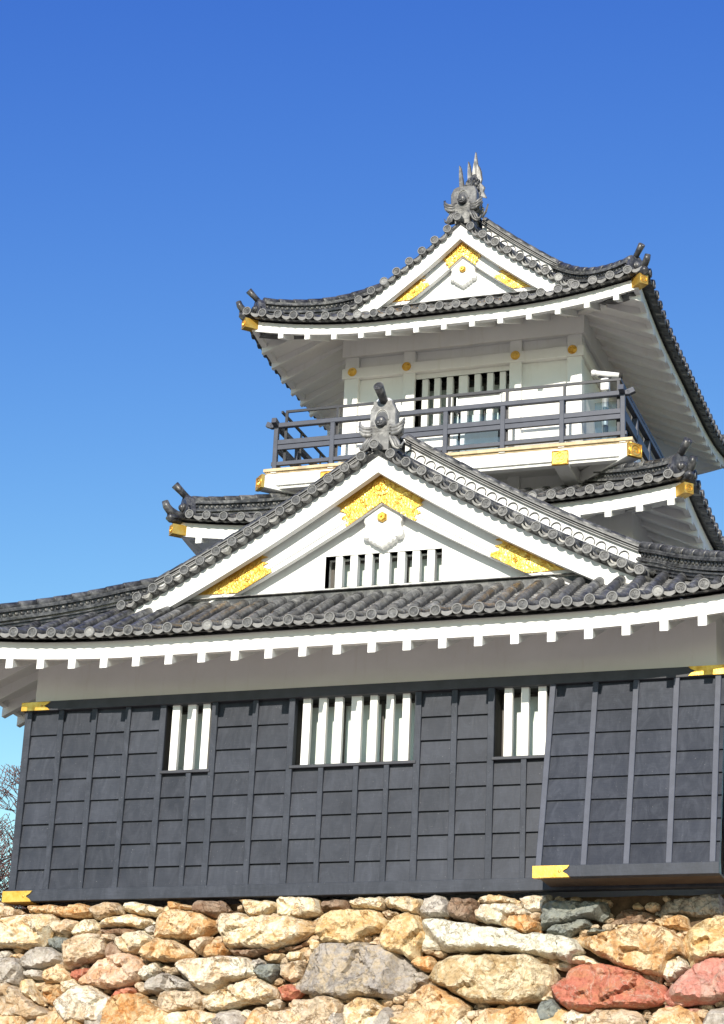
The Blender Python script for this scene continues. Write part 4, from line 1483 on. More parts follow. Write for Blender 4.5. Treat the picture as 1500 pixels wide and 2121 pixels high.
# handrail with tips running past the corners
mb = MB()
mb.box(PX[0]-0.16, PX[-1]+0.16, RY-0.055, RY+0.055, 19.79, 19.90)
bevel(mb.build('handrail', M['rail'], railing), 0.012)
for sx, px in ((-1, PX[0]), (1, PX[-1])):
    y1 = 13.9
    tip = MB()
    tip.beam((px, RY-0.22, 19.90), (px, RY+0.05, 19.845), 0.11, 0.12)
    tip.beam((px, RY+0.05, 19.845), (px, y1, 19.845), 0.11, 0.11)
    tip.build('handrail', M['rail'], railing)
    tp = MB().beam((px+sx*0.10, RY, 19.845), (px+sx*0.24, RY, 19.90), 0.11, 0.115).build('handrail_tip', M['rail'], railing)
    railbox('rail', px-0.035, px+0.035, RY+0.05, y1, 18.895, 18.975)
    railbox('rail', px-0.035, px+0.035, RY+0.05, y1, 19.265, 19.495)
    for i in range(1, 8):
        y = RY+1.27*i
        if y > y1:
            break
        railbox('post', px-0.045, px+0.045, y-0.045, y+0.045, 18.80, 19.79)
        MB().box(px-sx*0.08-0.02, px-sx*0.08+0.02, y-0.02, y+0.02, 18.8, 20.17).build('upper_post', M['metal'], railing)
    MB().box(px-sx*0.08-0.022, px-sx*0.08+0.022, RY+0.05, y1, 20.17, 20.225).build('upper_rail', M['metal'], railing)
MB().box(3.0, 10.52, RY+0.055, RY+0.10, 20.175, 20.23).build('upper_rail', M['metal'], railing)
for x in (3.02, 4.215, 5.5, 6.77, 8.055, 9.315, 10.475):
    MB().box(x-0.03, x+0.03, RY+0.057, RY+0.098, 19.0, 20.174).build('upper_post', M['metal'], railing)
# glass guard panels just inside the rail
for a, b in ((6.85, 7.96), (9.95, 10.44)):
    MB().box(a, b, RY+0.16, RY+0.175, 18.82, 19.75).build('glass_guard', M['glass'], balcony)
MB().box(10.38, 10.395, RY+0.3, 9.0, 18.82, 19.75).build('glass_guard', M['glass'], balcony)

# side dormer on the right flank of the lower roof
mb = MB()
for k in range(9):
    z = 15.75+0.16*k
    y = 5.2+0.25*k
    x0 = 12.3
    mb.hexa([(x0, y-0.04, z-0.02), (15.2, y-0.04, z-0.02-0.2), (x0, y+0.3, z+0.06), (15.2, y+0.3, z-0.14),
             (x0, y-0.03, z+0.05), (15.2, y-0.03, z-0.15), (x0, y+0.3, z+0.12), (15.2, y+0.3, z-0.08)])
mb.box(12.45, 14.3, 5.6, 9.0, 13.4, 15.72)
mb.build('side_dormer_roof', M['edge'], castle)

# ------------------------------------------------------------------ things on the balcony
b = thing('information_board', 'white framed information board fixed behind the top rail of the balcony', 'board', (7.41, RY+0.14, 19.75))
mb = MB()
mb.hexa([(6.95, RY+0.12, 19.86), (7.88, RY+0.12, 19.86), (6.95, RY+0.16, 19.86), (7.88, RY+0.16, 19.86),
         (6.95, RY+0.14, 20.22), (7.88, RY+0.14, 20.22), (6.95, RY+0.18, 20.22), (7.88, RY+0.18, 20.22)])
mb.build('panel', M['white_metal'], b)
mb = MB()
mb.box(6.92, 7.91, RY+0.10, RY+0.26, 20.221, 20.245)
mb.box(6.915, 6.945, RY+0.105, RY+0.20, 19.80, 20.22)
mb.box(7.885, 7.915, RY+0.105, RY+0.20, 19.80, 20.22)
mb.build('frame', M['silver'], b)
mb = MB()
for x in (6.97, 7.86):
    mb.box(x-0.02, x+0.02, RY+0.18, RY+0.22, 18.80, 20.2)
mb.build('stand', M['metal'], b)

t = thing('telescope', 'white coin telescope on a silver post at the right corner of the balcony', 'telescope', (10.12, 5.42, 18.80))
mb = MB()
mb.tube([(9.83, 5.36, 20.55), (9.86, 5.36, 20.548), (9.92, 5.37, 20.54)], [0.062, 0.07, 0.066], 14)
mb.tube([(9.92, 5.37, 20.54), (10.40, 5.46, 20.47)], [0.058, 0.066], 14)
mb.build('tube', M['white_metal'], t)
mb = MB()
mb.tube([(10.40, 5.46, 20.47), (10.47, 5.475, 20.46)], [0.075, 0.078], 14)
mb.build('eyepiece', M['dark_in'], t)
mb = MB()
mb.tube([(9.97, 5.38, 20.46), (10.12, 5.41, 20.42), (10.24, 5.43, 20.42)], [0.02, 0.03, 0.025], 8)
mb.build('bracket', M['metal'], t)
bevel(MB().box(10.02, 10.20, 5.33, 5.51, 20.12, 20.40).build('coin_box', M['white_metal'], t), 0.03, 2)
mb = MB()
mb.tube([(10.11, 5.42, 18.80), (10.11, 5.42, 18.84), (10.11, 5.42, 18.86), (10.11, 5.42, 19.98), (10.11, 5.42, 20.0), (10.11, 5.42, 20.05), (10.11, 5.42, 20.12)],
        [0.15, 0.15, 0.065, 0.065, 0.085, 0.085, 0.05], 16)
mb.build('post', M['silver'], t)

# ------------------------------------------------------------------ stone wall
STONES = """ochre|b|0.5,8.32 0.56,8.42 0.96,8.44 1.13,8.35 1.15,8.21 0.82,8.25
orange|b|1.1,8.4 1.49,8.42 1.68,8.39 1.75,8.29 1.72,8.2 1.28,8.16 1.16,8.23
tan|b|1.77,8.26 1.87,8.4 2.06,8.45 2.27,8.43 2.37,8.33 2.37,8.22 2.06,8.16 1.9,8.14
cream|b|2.38,8.31 2.49,8.42 2.84,8.41 3.11,8.32 3.28,8.3 3.08,8.2 2.88,8.2 2.67,8.22 2.51,8.26
ochre|s|3.24,8.43 3.39,8.46 3.8,8.3 3.68,8.27 3.29,8.3
tan|s|-0.23,8.28 0.08,8.36 0.27,8.34 0.36,8.27 0.11,8.18 -0.19,8.13
cream|b|-0.23,8.03 0.11,8.18 0.56,8.23 0.98,8.22 1.08,8.13 0.97,7.74 0.86,7.66 0.5,7.63 -0.15,7.69
tan|s|1,8.03 1.08,8.13 1.31,8.15 1.48,8.1 1.47,7.98 1.29,7.85 1.07,7.9
cream|s|1.46,7.86 1.54,8.03 1.7,8.13 1.85,8.11 1.97,7.97 1.86,7.88 1.58,7.81
cream|b|1.92,8.07 2.19,8.17 2.57,8.2 2.86,8.16 3.03,8.05 2.82,7.96 2.5,7.99 2.23,7.97 2.04,7.97
brown|s|1.98,7.95 2.23,7.97 2.71,7.96 2.75,7.9 2.46,7.82 2.12,7.85
slate|s|0.95,7.77 1.09,7.83 1.3,7.8 1.44,7.74 1.39,7.59 1.33,7.52 1.02,7.65
tan|b|1.36,7.5 1.37,7.69 1.61,7.81 1.97,7.83 2.25,7.82 2.35,7.72 2.21,7.65 2.19,7.44 1.8,7.35 1.57,7.23 1.43,7.26
brown|s|2.19,7.63 2.35,7.72 2.62,7.49 2.45,7.41 2.21,7.42
cream|b|2.36,7.75 2.6,7.86 2.86,7.87 3.11,7.74 2.98,7.62 2.75,7.48 2.59,7.51 2.41,7.65
ochre|b|2.91,7.43 2.98,7.6 3.26,7.74 3.49,7.71 3.88,7.49 3.92,7.4 3.68,7.31 3.35,7.36 3.1,7.36
grey|s|2.87,7.93 3.08,8.02 3.22,7.99 3.19,7.83 2.96,7.85
ochre|b|3.14,8.07 3.19,8.17 3.53,8.26 3.99,8.2 4.23,8.05 4.26,7.91 4.05,7.77 3.73,7.75 3.48,7.78 3.2,7.74
grey|b|0.55,7.36 0.63,7.51 0.84,7.6 1.05,7.6 1.32,7.45 1.29,7.31 1.02,7.26 0.77,7.22 0.61,7.24
grey|s|0.57,7.16 0.79,7.23 1.04,7.17 1.01,7.05 0.7,7.05
ochre|s|0.22,7.46 0.39,7.52 0.61,7.48 0.57,7.39 0.28,7.4
grey|b|-0.08,7.37 0.28,7.41 0.5,7.38 0.61,7.22 0.57,6.93 0.38,6.93 0.01,6.96
grey|s|-0.07,7.56 0.2,7.56 0.28,7.47 0.23,7.41 -0.04,7.41
cream|s|0.56,6.91 0.65,7.03 0.78,7.05 0.89,6.86 1.13,6.58 1.03,6.55 0.71,6.74
tan|b|0.02,6.91 0.44,6.93 0.77,6.72 1.15,6.48 1.34,6.32 1.09,6.3 0.68,6.3 0.14,6.37
white|b|1.47,6.32 1.48,6.53 1.61,6.76 1.81,6.89 2.09,6.9 2.23,6.73 2.47,6.62 2.45,6.48 2.4,6.2 2.01,6.25 1.61,6.23
ochre|s|1.03,7.07 1.03,7.21 1.27,7.31 1.49,7.21 1.58,7.04 1.39,6.95 1.08,6.95
orange|s|1.11,6.81 1.11,6.93 1.38,6.93 1.49,6.64 1.35,6.53 1.2,6.58
cream|s|1.4,6.97 1.6,7 1.74,6.88 1.51,6.74 1.45,6.81
red|s|1.56,7.07 1.6,7.19 1.85,7.23 1.99,7.18 1.86,7.06 1.67,7
pink|b|1.78,6.99 1.97,7.13 2.07,7.3 2.32,7.44 2.72,7.47 2.87,7.36 3,7.22 2.93,7.03 2.8,6.92 2.43,6.87 2.15,6.87 1.88,6.92
white|s|2.9,7.03 2.96,7.15 3.08,7.29 3.23,7.31 3.3,7.15 3.06,6.98
orange|b|2.4,6.2 2.43,6.45 2.52,6.66 2.73,6.74 3.04,6.71 3.31,6.54 3.47,6.34 3.39,6.09 2.45,6.09
tan|s|2.87,6.85 2.91,6.97 3.07,6.95 3.15,6.78 3.03,6.74
grey|b|3.14,6.91 3.23,7.03 3.42,7.1 3.62,7.05 3.99,6.91 4.04,6.79 3.64,6.8 3.27,6.77 3.17,6.8
tan|b|3.37,6.59 3.43,6.75 3.77,6.77 4.12,6.76 4.29,6.61 4.19,6.44 3.94,6.47 3.7,6.42 3.51,6.38
cream|b|3.48,6.31 3.73,6.38 4.07,6.43 4.46,6.4 4.8,6.27 4.78,6.09 3.51,6.09
red|s|2.42,6.71 2.56,6.85 2.76,6.86 2.92,6.8 2.78,6.74 2.54,6.69
grey|s|0.8,6.22 1.04,6.29 1.33,6.26 1.43,6.11 0.82,6.11
ochre|s|1.35,6.41 1.44,6.47 1.45,6.32 1.42,6.18
tan|s|0.16,6.3 0.63,6.27 0.79,6.11 0.2,6.09
brown|b|3.76,8.4 3.89,8.45 4.35,8.42 4.4,8.31 4.48,8.25 4.24,8.15 3.83,8.23
cream|b|4.7,8.39 4.87,8.43 5.24,8.43 5.38,8.36 5.36,8.27 5.15,8.14 4.96,8.14 4.88,8.18 4.81,8.33
cream|b|5.39,8.41 5.55,8.46 5.85,8.46 6.18,8.41 6.21,8.18 6.11,8.12 5.85,8.08 5.5,8.11
brown|s|6.22,8.41 6.48,8.42 6.72,8.4 6.71,8.24 6.26,8.24
cream|b|4.35,8.07 4.41,8.19 4.68,8.21 4.88,8.16 4.99,8.09 5.3,8.14 5.62,8.11 6,8.02 6.09,7.91 5.98,7.77 5.72,7.61 5.38,7.54 4.99,7.59 4.59,7.62 4.44,7.84
brown|s|4.63,7.52 4.99,7.56 5.44,7.52 5.86,7.59 6.04,7.71 6,7.6 5.73,7.52 5.25,7.45 4.77,7.43
white|s|6.09,8.05 6.21,8.1 6.28,8.07 6.19,8.01
yellow|b|6.23,7.93 6.3,8.09 6.58,8.19 7.11,8.2 7.33,8.14 7.48,7.98 7.41,7.82 7.11,7.77 7.05,7.61 6.72,7.59 6.38,7.65 6.28,7.79
cream|s|6.05,7.63 6.13,7.72 6.36,7.65 6.3,7.51 6.14,7.49
tan|s|3.83,7.68 3.95,7.76 4.2,7.78 4.15,7.61 3.94,7.49 3.84,7.59
orange|s|4.09,7.56 4.19,7.65 4.46,7.65 4.56,7.53 4.47,7.43 4.23,7.41 4.11,7.47
white|b|3.73,7.21 3.77,7.33 4.14,7.37 4.58,7.39 4.87,7.39 5.09,7.22 5.14,7.11 4.93,7.02 4.64,6.95 4.42,6.79 4.26,6.77 4.04,6.91 3.84,7.07
cream|b|4.29,6.61 4.46,6.72 4.82,6.9 5.12,6.98 5.32,6.94 5.59,6.78 5.6,6.69 5.4,6.58 5.09,6.58 4.81,6.49 4.53,6.4 4.4,6.47
slate|b|5.16,7.11 5.28,7.24 5.47,7.29 5.61,7.22 5.55,7.03 5.47,6.94 5.27,7
grey|s|5.08,7.29 5.16,7.38 5.32,7.31 5.26,7.22 5.15,7.13
ochre|s|5.27,7.38 5.37,7.46 5.64,7.45 5.6,7.36 5.52,7.29 5.34,7.31
cream|s|5.68,7.42 5.73,7.5 5.94,7.52 6.05,7.47 5.99,7.33 5.7,7.34
tan|s|5.62,7.24 6,7.3 6.06,7.26 6.01,6.98 5.9,6.94 5.67,7.03
violet|b|6,6.89 6.17,7.1 6.25,7.39 6.44,7.58 6.87,7.58 7.44,7.54 7.83,7.33 8.04,7.15 8.06,6.92 7.94,6.77 7.62,6.68 7.15,6.71 6.69,6.66 6.35,6.73 6.04,6.8
white|s|4.95,6.33 5.06,6.46 5.26,6.39 5.2,6.28
white|s|5.44,6.56 5.6,6.65 5.69,6.6 5.67,6.49 5.49,6.46
tan|b|5.27,6.29 5.45,6.39 5.92,6.43 6.04,6.6 6.41,6.64 6.69,6.64 6.82,6.51 6.79,6.24 6.76,6.09 5.3,6.09
cream|b|6.93,6.24 6.97,6.48 7.16,6.63 7.4,6.62 7.62,6.44 7.6,6.26 7.52,6.09 6.95,6.09
red|s|5.6,6.85 5.86,6.9 6.06,6.78 5.89,6.66 5.7,6.66
brown|s|4.84,6.28 5.13,6.28 5.19,6.18 4.87,6.11
cream|s|6.81,6.61 7.02,6.64 7.05,6.6 6.91,6.57
ochre|s|5.21,6.4 5.34,6.48 5.44,6.42 5.36,6.37
cream|s|6.06,7.3 6.09,7.37 6.21,7.35 6.17,7.27
cream|b|6.79,8.37 6.93,8.44 7.36,8.44 7.43,8.32 7.35,8.21 7.1,8.21 6.85,8.27
cream|b|7.44,8.31 7.5,8.43 7.78,8.44 8.09,8.39 8.12,8.22 8.07,8.12 7.91,8.14 7.71,8.23 7.52,8.25
grey|b|8.14,8.22 8.17,8.39 8.35,8.44 8.52,8.4 8.58,8.21 8.58,8.11 8.38,8.06 8.23,7.99 8.12,8.08
brown|b|8.6,8.3 8.68,8.39 8.98,8.36 9.13,8.31 9.11,8.11 9.08,7.98 8.9,7.97 8.66,8.09
cream|s|9.13,8.36 9.3,8.44 9.46,8.45 9.74,8.39 9.85,8.35 9.74,8.28 9.29,8.28
white|b|9.13,8.15 9.24,8.27 9.72,8.27 9.96,8.16 10.07,8.06 9.92,8 9.69,8.05 9.59,7.92 9.31,7.94 9.15,8.02
orange|b|9.59,7.91 9.76,8.03 10.01,8.06 10.2,7.95 10.25,7.77 9.99,7.73 9.73,7.82
white|s|9.86,8.35 9.96,8.41 10.35,8.42 10.39,8.27 10.27,8.16 10.05,8.13 9.89,8.22
tan|s|7.36,8.14 7.41,8.2 7.64,8.19 7.7,8.13 7.52,8.02
yellow|b|7.44,7.65 7.49,7.86 7.66,8.08 7.82,8.11 8.03,8.07 8.19,7.89 8.19,7.64 8.1,7.33 7.97,7.31 7.82,7.42 7.55,7.49
pale|b|8.21,7.55 8.27,7.8 8.37,7.98 8.62,7.98 9.23,7.88 9.66,7.83 9.99,7.72 10.41,7.72 10.77,7.64 10.92,7.45 10.71,7.25 10.44,7.34 9.99,7.4 9.49,7.47 8.8,7.47 8.34,7.51
orange|b|8.07,7.22 8.15,7.35 8.31,7.37 8.45,7.28 8.43,7.1 8.24,7.1
straw|b|8.41,6.99 8.51,7.19 8.82,7.34 9.13,7.36 9.59,7.34 9.99,7.35 10.34,7.19 10.5,7.04 10.49,6.82 10.26,6.62 9.94,6.54 9.56,6.56 9.15,6.63 8.82,6.76 8.54,6.9
grey|s|8.06,7.08 8.24,7.1 8.39,6.99 8.31,6.86 8.15,6.88
ochre|b|8.04,6.39 8.13,6.63 8.31,6.83 8.47,6.83 8.78,6.68 9.07,6.52 9.04,6.32 8.97,6.09 7.77,6.09 7.86,6.31
tan|s|9.02,6.28 9.12,6.41 9.43,6.48 9.54,6.43 9.48,6.35 9.18,6.28
ochre|b|9.27,6.22 9.53,6.35 9.83,6.47 10.09,6.51 10.3,6.39 10.32,6.09 9.28,6.09
tan|s|7.06,7.68 7.15,7.76 7.22,7.73 7.14,7.62
tan|s|7.15,7.57 7.28,7.67 7.42,7.63 7.41,7.56
tan|s|7.66,6.31 7.76,6.42 8.03,6.46 7.84,6.28
slate|b|10.32,7.84 10.29,8.18 10.45,8.29 11.03,8.29 11.34,8.25 11.39,8.07 11.27,7.93 11.06,7.99 10.78,7.95 10.45,7.86
slate|s|10.37,7.77 10.56,7.92 11.04,7.96 11.12,7.85 10.86,7.76 10.75,7.68 10.46,7.72
slate|s|11.04,7.72 11.12,7.84 11.38,7.78 11.37,7.72
brown|b|11.36,7.91 11.52,8.13 11.78,8.17 12.05,8.12 12.23,8.02 12.01,7.9 11.66,7.88 11.45,7.84
grey|b|12.14,8.14 12.15,8.24 12.52,8.35 13.04,8.41 13.21,8.41 13.32,8.21 13.35,8 13.17,7.98 12.85,8.03 12.64,8.06 12.31,8.03 12.16,8.05
ochre|s|12.15,7.86 12.27,7.96 12.55,7.99 12.72,7.99 12.77,7.8 12.71,7.78 12.45,7.82
ochre|b|10.93,7.61 11.02,7.67 11.32,7.69 11.54,7.75 11.93,7.81 12.23,7.81 12.45,7.74 12.63,7.63 12.74,7.43 12.74,7.3 12.57,7.34 12.42,7.28 12.32,7.04 12.02,7.07 11.67,7.16 11.38,7.31 11.14,7.47
cream|s|11.54,7.83 11.62,7.88 11.8,7.9 11.95,7.9 11.95,7.83 11.67,7.78
yellow|b|12.71,7.62 12.82,7.75 13.18,7.92 13.49,7.99 13.81,7.94 13.82,7.26 13.27,7.29 13.04,7.23 12.88,7.12 12.79,7.32
white|s|12.34,7.15 12.42,7.28 12.57,7.34 12.7,7.3 12.79,7.17 12.67,7.04 12.48,6.91 12.37,7
red|b|10.6,6.77 10.79,6.95 10.91,7.16 11.09,7.19 11.39,7.16 11.7,7.09 11.96,7.02 12.05,6.92 12.33,6.85 12.38,6.68 12.3,6.55 11.98,6.49 11.6,6.46 11.21,6.44 10.95,6.41 10.68,6.6
rose|b|12.42,6.66 12.52,6.78 12.73,7.02 12.96,7.14 13.15,7.25 13.51,7.26 13.82,7.14 13.83,6.71 13.62,6.65 13.31,6.61 12.97,6.55 12.74,6.51 12.53,6.55
rose|s|12.43,6.38 12.43,6.5 12.64,6.46 13,6.44 13.02,6.38 12.58,6.36
cream|s|10.8,7.25 10.9,7.36 11.14,7.33 11.39,7.2 11.33,7.16 11,7.21
slate|b|10.31,6.39 10.38,6.54 10.5,6.62 10.64,6.56 10.74,6.39 10.66,6.26 10.4,6.19
white|b|10.62,6.19 10.78,6.36 10.95,6.41 11.26,6.32 11.61,6.23 11.7,6.09 10.62,6.09
slate|s|11.75,6.23 11.82,6.32 11.95,6.33 12.12,6.23 11.95,6.19
cream|s|12.2,6.28 12.33,6.37 12.45,6.34 12.48,6.27 12.27,6.23
ochre|b|12.14,6.16 12.41,6.26 12.79,6.31 13,6.21 13.01,6.09 12.15,6.09
cream|s|10.28,6.6 10.37,6.69 10.61,6.67 10.59,6.6 10.4,6.56
ochre|b|13.29,6.23 13.41,6.44 13.83,6.42 13.83,6.09 13.3,6.09"""
BAT = 0.2
def yw(z):
    return -0.02-(8.47-z)*BAT
wallroot = thing('stone_wall', 'rough dry stone castle wall of cream, ochre, grey and red boulders under the black boards', 'stone wall', (XC, -0.3, 0.0))

from mathutils.geometry import delaunay_2d_cdt

def rock(poly, depth, rnd, back=0.45, yoff=0.0, cell=0.044, grow=1.09):
    """boulder from an outline on the wall face: split facets, sharp arrises, dark undercut below"""
    n0 = len(poly)
    cx = sum(p[0] for p in poly)/n0; cz = sum(p[1] for p in poly)/n0
    P = [Vector((cx+(x-cx)*grow, cz+(z-cz)*grow)) for x, z in poly]
    off = Vector((rnd.uniform(-50, 50), rnd.uniform(-50, 50), rnd.uniform(-50, 50)))
    per = sum((P[(i+1) % n0]-P[i]).length for i in range(n0))
    seg = max(12, int(per/cell))
    out = []
    acc = [0.0]
    for i in range(n0):
        acc.append(acc[-1]+(P[(i+1) % n0]-P[i]).length)
    for k in range(seg):
        s = per*k/seg
        i = max(j for j in range(n0) if acc[j] <= s+1e-9)
        u = (s-acc[i])/max(1e-6, acc[i+1]-acc[i])
        out.append(P[i].lerp(P[(i+1) % n0], u))
    sm = []
    for i in range(seg):
        p = out[i]
        j = noise.noise_vector(Vector((p.x, 0, p.y))*4+off)*0.045*min(1, per/1.5)+noise.noise_vector(Vector((p.x, 0, p.y))*15+off)*0.020*min(1, per/1.0)
        sm.append(Vector((p.x+j.x, p.y+j.z)))
    x0 = min(p.x for p in sm); x1 = max(p.x for p in sm); z0 = min(p.y for p in sm); z1 = max(p.y for p in sm)
    size = max(0.1, min(x1-x0, z1-z0))
    # interior points
    segs = [(sm[i], sm[(i+1) % seg]) for i in range(seg)]
    def dist(p):
        b = 9.0
        for a, c in segs:
            d = c-a
            l = d.length_squared
            t = 0 if l == 0 else max(0, min(1, (p-a).dot(d)/l))
            b = min(b, (p-(a+d*t)).length)
        return b
    def inside(p):
        c = False
        for a, b in segs:
            if (a.y > p.y) != (b.y > p.y) and p.x < (b.x-a.x)*(p.y-a.y)/(b.y-a.y)+a.x:
                c = not c
        return c
    pts = [p.copy() for p in sm]
    dd = [0.0]*seg
    z = z0
    row = 0
    while z < z1:
        x = x0+(cell/2 if row % 2 else 0)
        while x < x1:
            p = Vector((x+rnd.uniform(-.3, .3)*cell, z+rnd.uniform(-.3, .3)*cell))
            if inside(p):
                d = dist(p)
                if d > cell*0.42:
                    pts.append(p)
                    dd.append(d)
            x += cell
        z += cell*0.87
        row += 1
    V, E, F, ov, oe, of = delaunay_2d_cdt(pts, [(i, (i+1) % seg) for i in range(seg)], [], 1, 1e-6)
    # split planes
    ctr = Vector((sum(p.x for p in sm)/seg, sum(p.y for p in sm)/seg))
    # chamfer planes along the outline, fractured plates on the front
    planes = []
    a0 = rnd.uniform(0, 2*pi)
    for k in range(6):
        a = a0+2*pi*k/6+rnd.uniform(-0.45, 0.45)
        low = max(0.0, -sin(a))
        sl = rnd.uniform(0.5, 1.6)+low*rnd.uniform(0.8, 2.4)
        rx = ((x1-x0)/2*abs(cos(a))+(z1-z0)/2*abs(sin(a)))
        rr = rx*rnd.uniform(0.50, 0.95)
        planes.append((depth*rnd.uniform(0.92, 1.0)+sl*rr, -cos(a)*sl, -sin(a)*sl))
    plates = []
    ns = max(3, min(9, int(3+(x1-x0)*(z1-z0)*6)))
    for k in range(ns):
        plates.append((Vector((rnd.uniform(x0, x1), rnd.uniform(z0, z1))), depth*rnd.uniform(0.80, 1.05), rnd.uniform(-0.26, 0.26), rnd.uniform(-0.42, 0.20)))
    tilt = rnd.uniform(-0.5, 0.5)
    w0 = 0.045+0.03*size
    vv = []
    for k, q in enumerate(V):
        d = dist(q)
        e = min(1.0, d/w0)
        edge = 0.10+0.90*sqrt(max(0.0, 1-(1-e)**2))
        v = Vector((q.x, 0, q.y))
        wv = noise.noise_vector(v*4.5+off)*0.07+noise.noise_vector(v*14+off)*0.02
        qw = Vector((q.x+wv.x, q.y+wv.z))
        pc = min(plates, key=lambda s: (s[0]-qw).length_squared)
        h = min(pl[0]+(q.x-ctr.x)*pl[1]+(q.y-ctr.y)*pl[2] for pl in planes)
        h = min(h, pc[1]+(q.x-pc[0].x)*pc[2]+(q.y-pc[0].y)*pc[3])
        h = max(0.22*depth, h)
        w = Vector((v.x*cos(tilt)-v.z*sin(tilt), 0, (v.x*sin(tilt)+v.z*cos(tilt))*2.4))
        nz = noise.fractal(v*2.6+off, 1.0, 2.0, 4)*0.040*min(1, size/0.5+0.3)
        st = noise.noise(w*2.8+off)*2.6
        nz += (st-math.floor(st))*0.034*min(1, size/0.5)
        nz += noise.noise(v*14+off)*0.014
        rid = abs(noise.noise(v*1.9+off*0.7))
        if rid < 0.05:
            nz -= (0.05-rid)*0.8
        vv.append(Vector((q.x, yw(q.y)+yoff-(h*edge+nz*e)+0.10, q.y)))
    mb = MB()
    mb.add(vv, [tuple(f) for f in F], True)
    bd = vv[:seg]
    md = [Vector((p.x, p.y+0.16, p.z)) for p in bd]
    bk = [Vector((ctr.x+(p.x-ctr.x)*0.82, yw(p.z)+yoff+back, ctr.y+(p.z-ctr.y)*0.82)) for p in bd]
    mb.strip([bk+[bk[0]], md+[md[0]], bd+[bd[0]]], False, True)
    return mb

def rough(o, ang=24):
    o.data.set_sharp_from_angle(angle=radians(ang))
    return o

rs = random.Random(11)
LAB = {'red': 'dark red boulder', 'rose': 'pinkish red boulder', 'slate': 'dark slate boulder', 'violet': 'large grey violet boulder',
       'orange': 'rusty orange boulder', 'grey': 'grey boulder', 'pale': 'long pale slab', 'brown': 'brown stone', 'yellow': 'yellow boulder'}
polys = []
for line in STONES.strip().splitlines():
    m, kind, pts = line.split('|')
    poly = [tuple(map(float, q.split(','))) for q in pts.split()]
    polys.append((m, kind, poly))
core = MB()
# body of the wall: one battered face behind the boulders, down to the ground
nx, nz = 130, 74
rows = []
for j in range(nz+1):
    z = 8.40*(1-j/nz) if j else 8.42
    row = []
    for i in range(nx+1):
        x = -2.2+17.6*i/nx
        v = Vector((x, 0, z))
        y = yw(z)+0.42-abs(noise.noise(v*2.2))*0.16-noise.noise(v*7)*0.05
        row.append((x, y, z))
    rows.append(row)
core.strip(rows, smooth=True)
core.strip([[(-2.2+17.6*i/nx, yw(8.42)+0.40, 8.42) for i in range(nx+1)], [(-2.2+17.6*i/nx, 1.6, 8.42) for i in range(nx+1)]])
wc = core.build('wall_core', M['soil'], wallroot)
for m, kind, poly in polys:
    xs = [p[0] for p in poly]; zz = [p[1] for p in poly]
    size = min(max(xs)-min(xs), max(zz)-min(zz))
    shade = (min(xs) > 10.3 and sum(zz)/len(zz) > 7.83 and max(zz) > 8.1)
    mb = rock(poly, 0.20+0.18*min(1, size/0.8) if kind == 'b' else 0.15+0.10*min(1, size/0.4), rs, yoff=(0.36 if shade else (0.05 if kind == 'b' else 0.09)))
    o = rough(mb.build('boulder' if kind == 'b' else 'small_stone', STONE[m], wallroot))
    if m in LAB and kind == 'b':
        o['label'] = LAB[m]
# rubble packed between the boulders
rub = MB()
def inside(x, z):
    for m, k, poly in polys:
        c = False
        n = len(poly)
        for i in range(n):
            x1, z1 = poly[i]; x2, z2 = poly[i-1]
            if (z1 > z) != (z2 > z) and x < (x2-x1)*(z-z1)/(z2-z1)+x1:
                c = not c
        if c:
            return True
    return False
cnt = 0
for k in range(4200):
    x = rs.uniform(-0.6, 13.9); z = rs.uniform(5.7, 8.36)
    if inside(x, z):
        continue
    r = rs.uniform(0.05, 0.125)
    pl = []
    m = 7
    a0 = rs.uniform(0, 6)
    for i in range(m):
        a = a0+2*pi*i/m
        rr = r*rs.uniform(0.7, 1.2)
        pl.append((x+rr*1.25*cos(a), z+rr*0.8*sin(a)))
    q = rock(pl, r*0.9, rs, back=0.25, yoff=rs.uniform(0.08, 0.22), cell=r*0.55)
    rub.add(q.v, q.f, True)
    cnt += 1
    if cnt > 420:
        break
rough(rub.build('rubble', STONE['tan'], wallroot, kind='stuff'))
# stones beyond the picture: left flank, right flank and the courses further down
bits = {}
for (xa, xb, za, zb) in ((-2.1, -0.55, 4.4, 8.3), (13.75, 15.3, 4.4, 8.3), (-0.55, 13.75, 4.3, 5.95)):
    z = za
    while z < zb:
        h = rs.uniform(0.35, 0.62)
        x = xa
        while x < xb:
            w = rs.uniform(0.4, 1.15)
            m = 9
            pl = []
            for i in range(m):
                a = 2*pi*i/m
                pl.append((x+w/2+w*0.5*cos(a)*rs.uniform(0.85, 1.02)*(1.08 if i % 2 else 1), z+h/2+h*0.52*sin(a)*rs.uniform(0.85, 1.05)))
            key = rs.choice(['cream', 'tan', 'ochre', 'grey', 'yellow'])
            q = rock(pl, 0.25, rs, cell=0.11)
            bits.setdefault(key, MB()).add(q.v, q.f, True)
            x += w*0.97
        z += h*0.95
for key, q in bits.items():
    rough(q.build('outer_stones', STONE[key], wallroot, kind='stuff'))

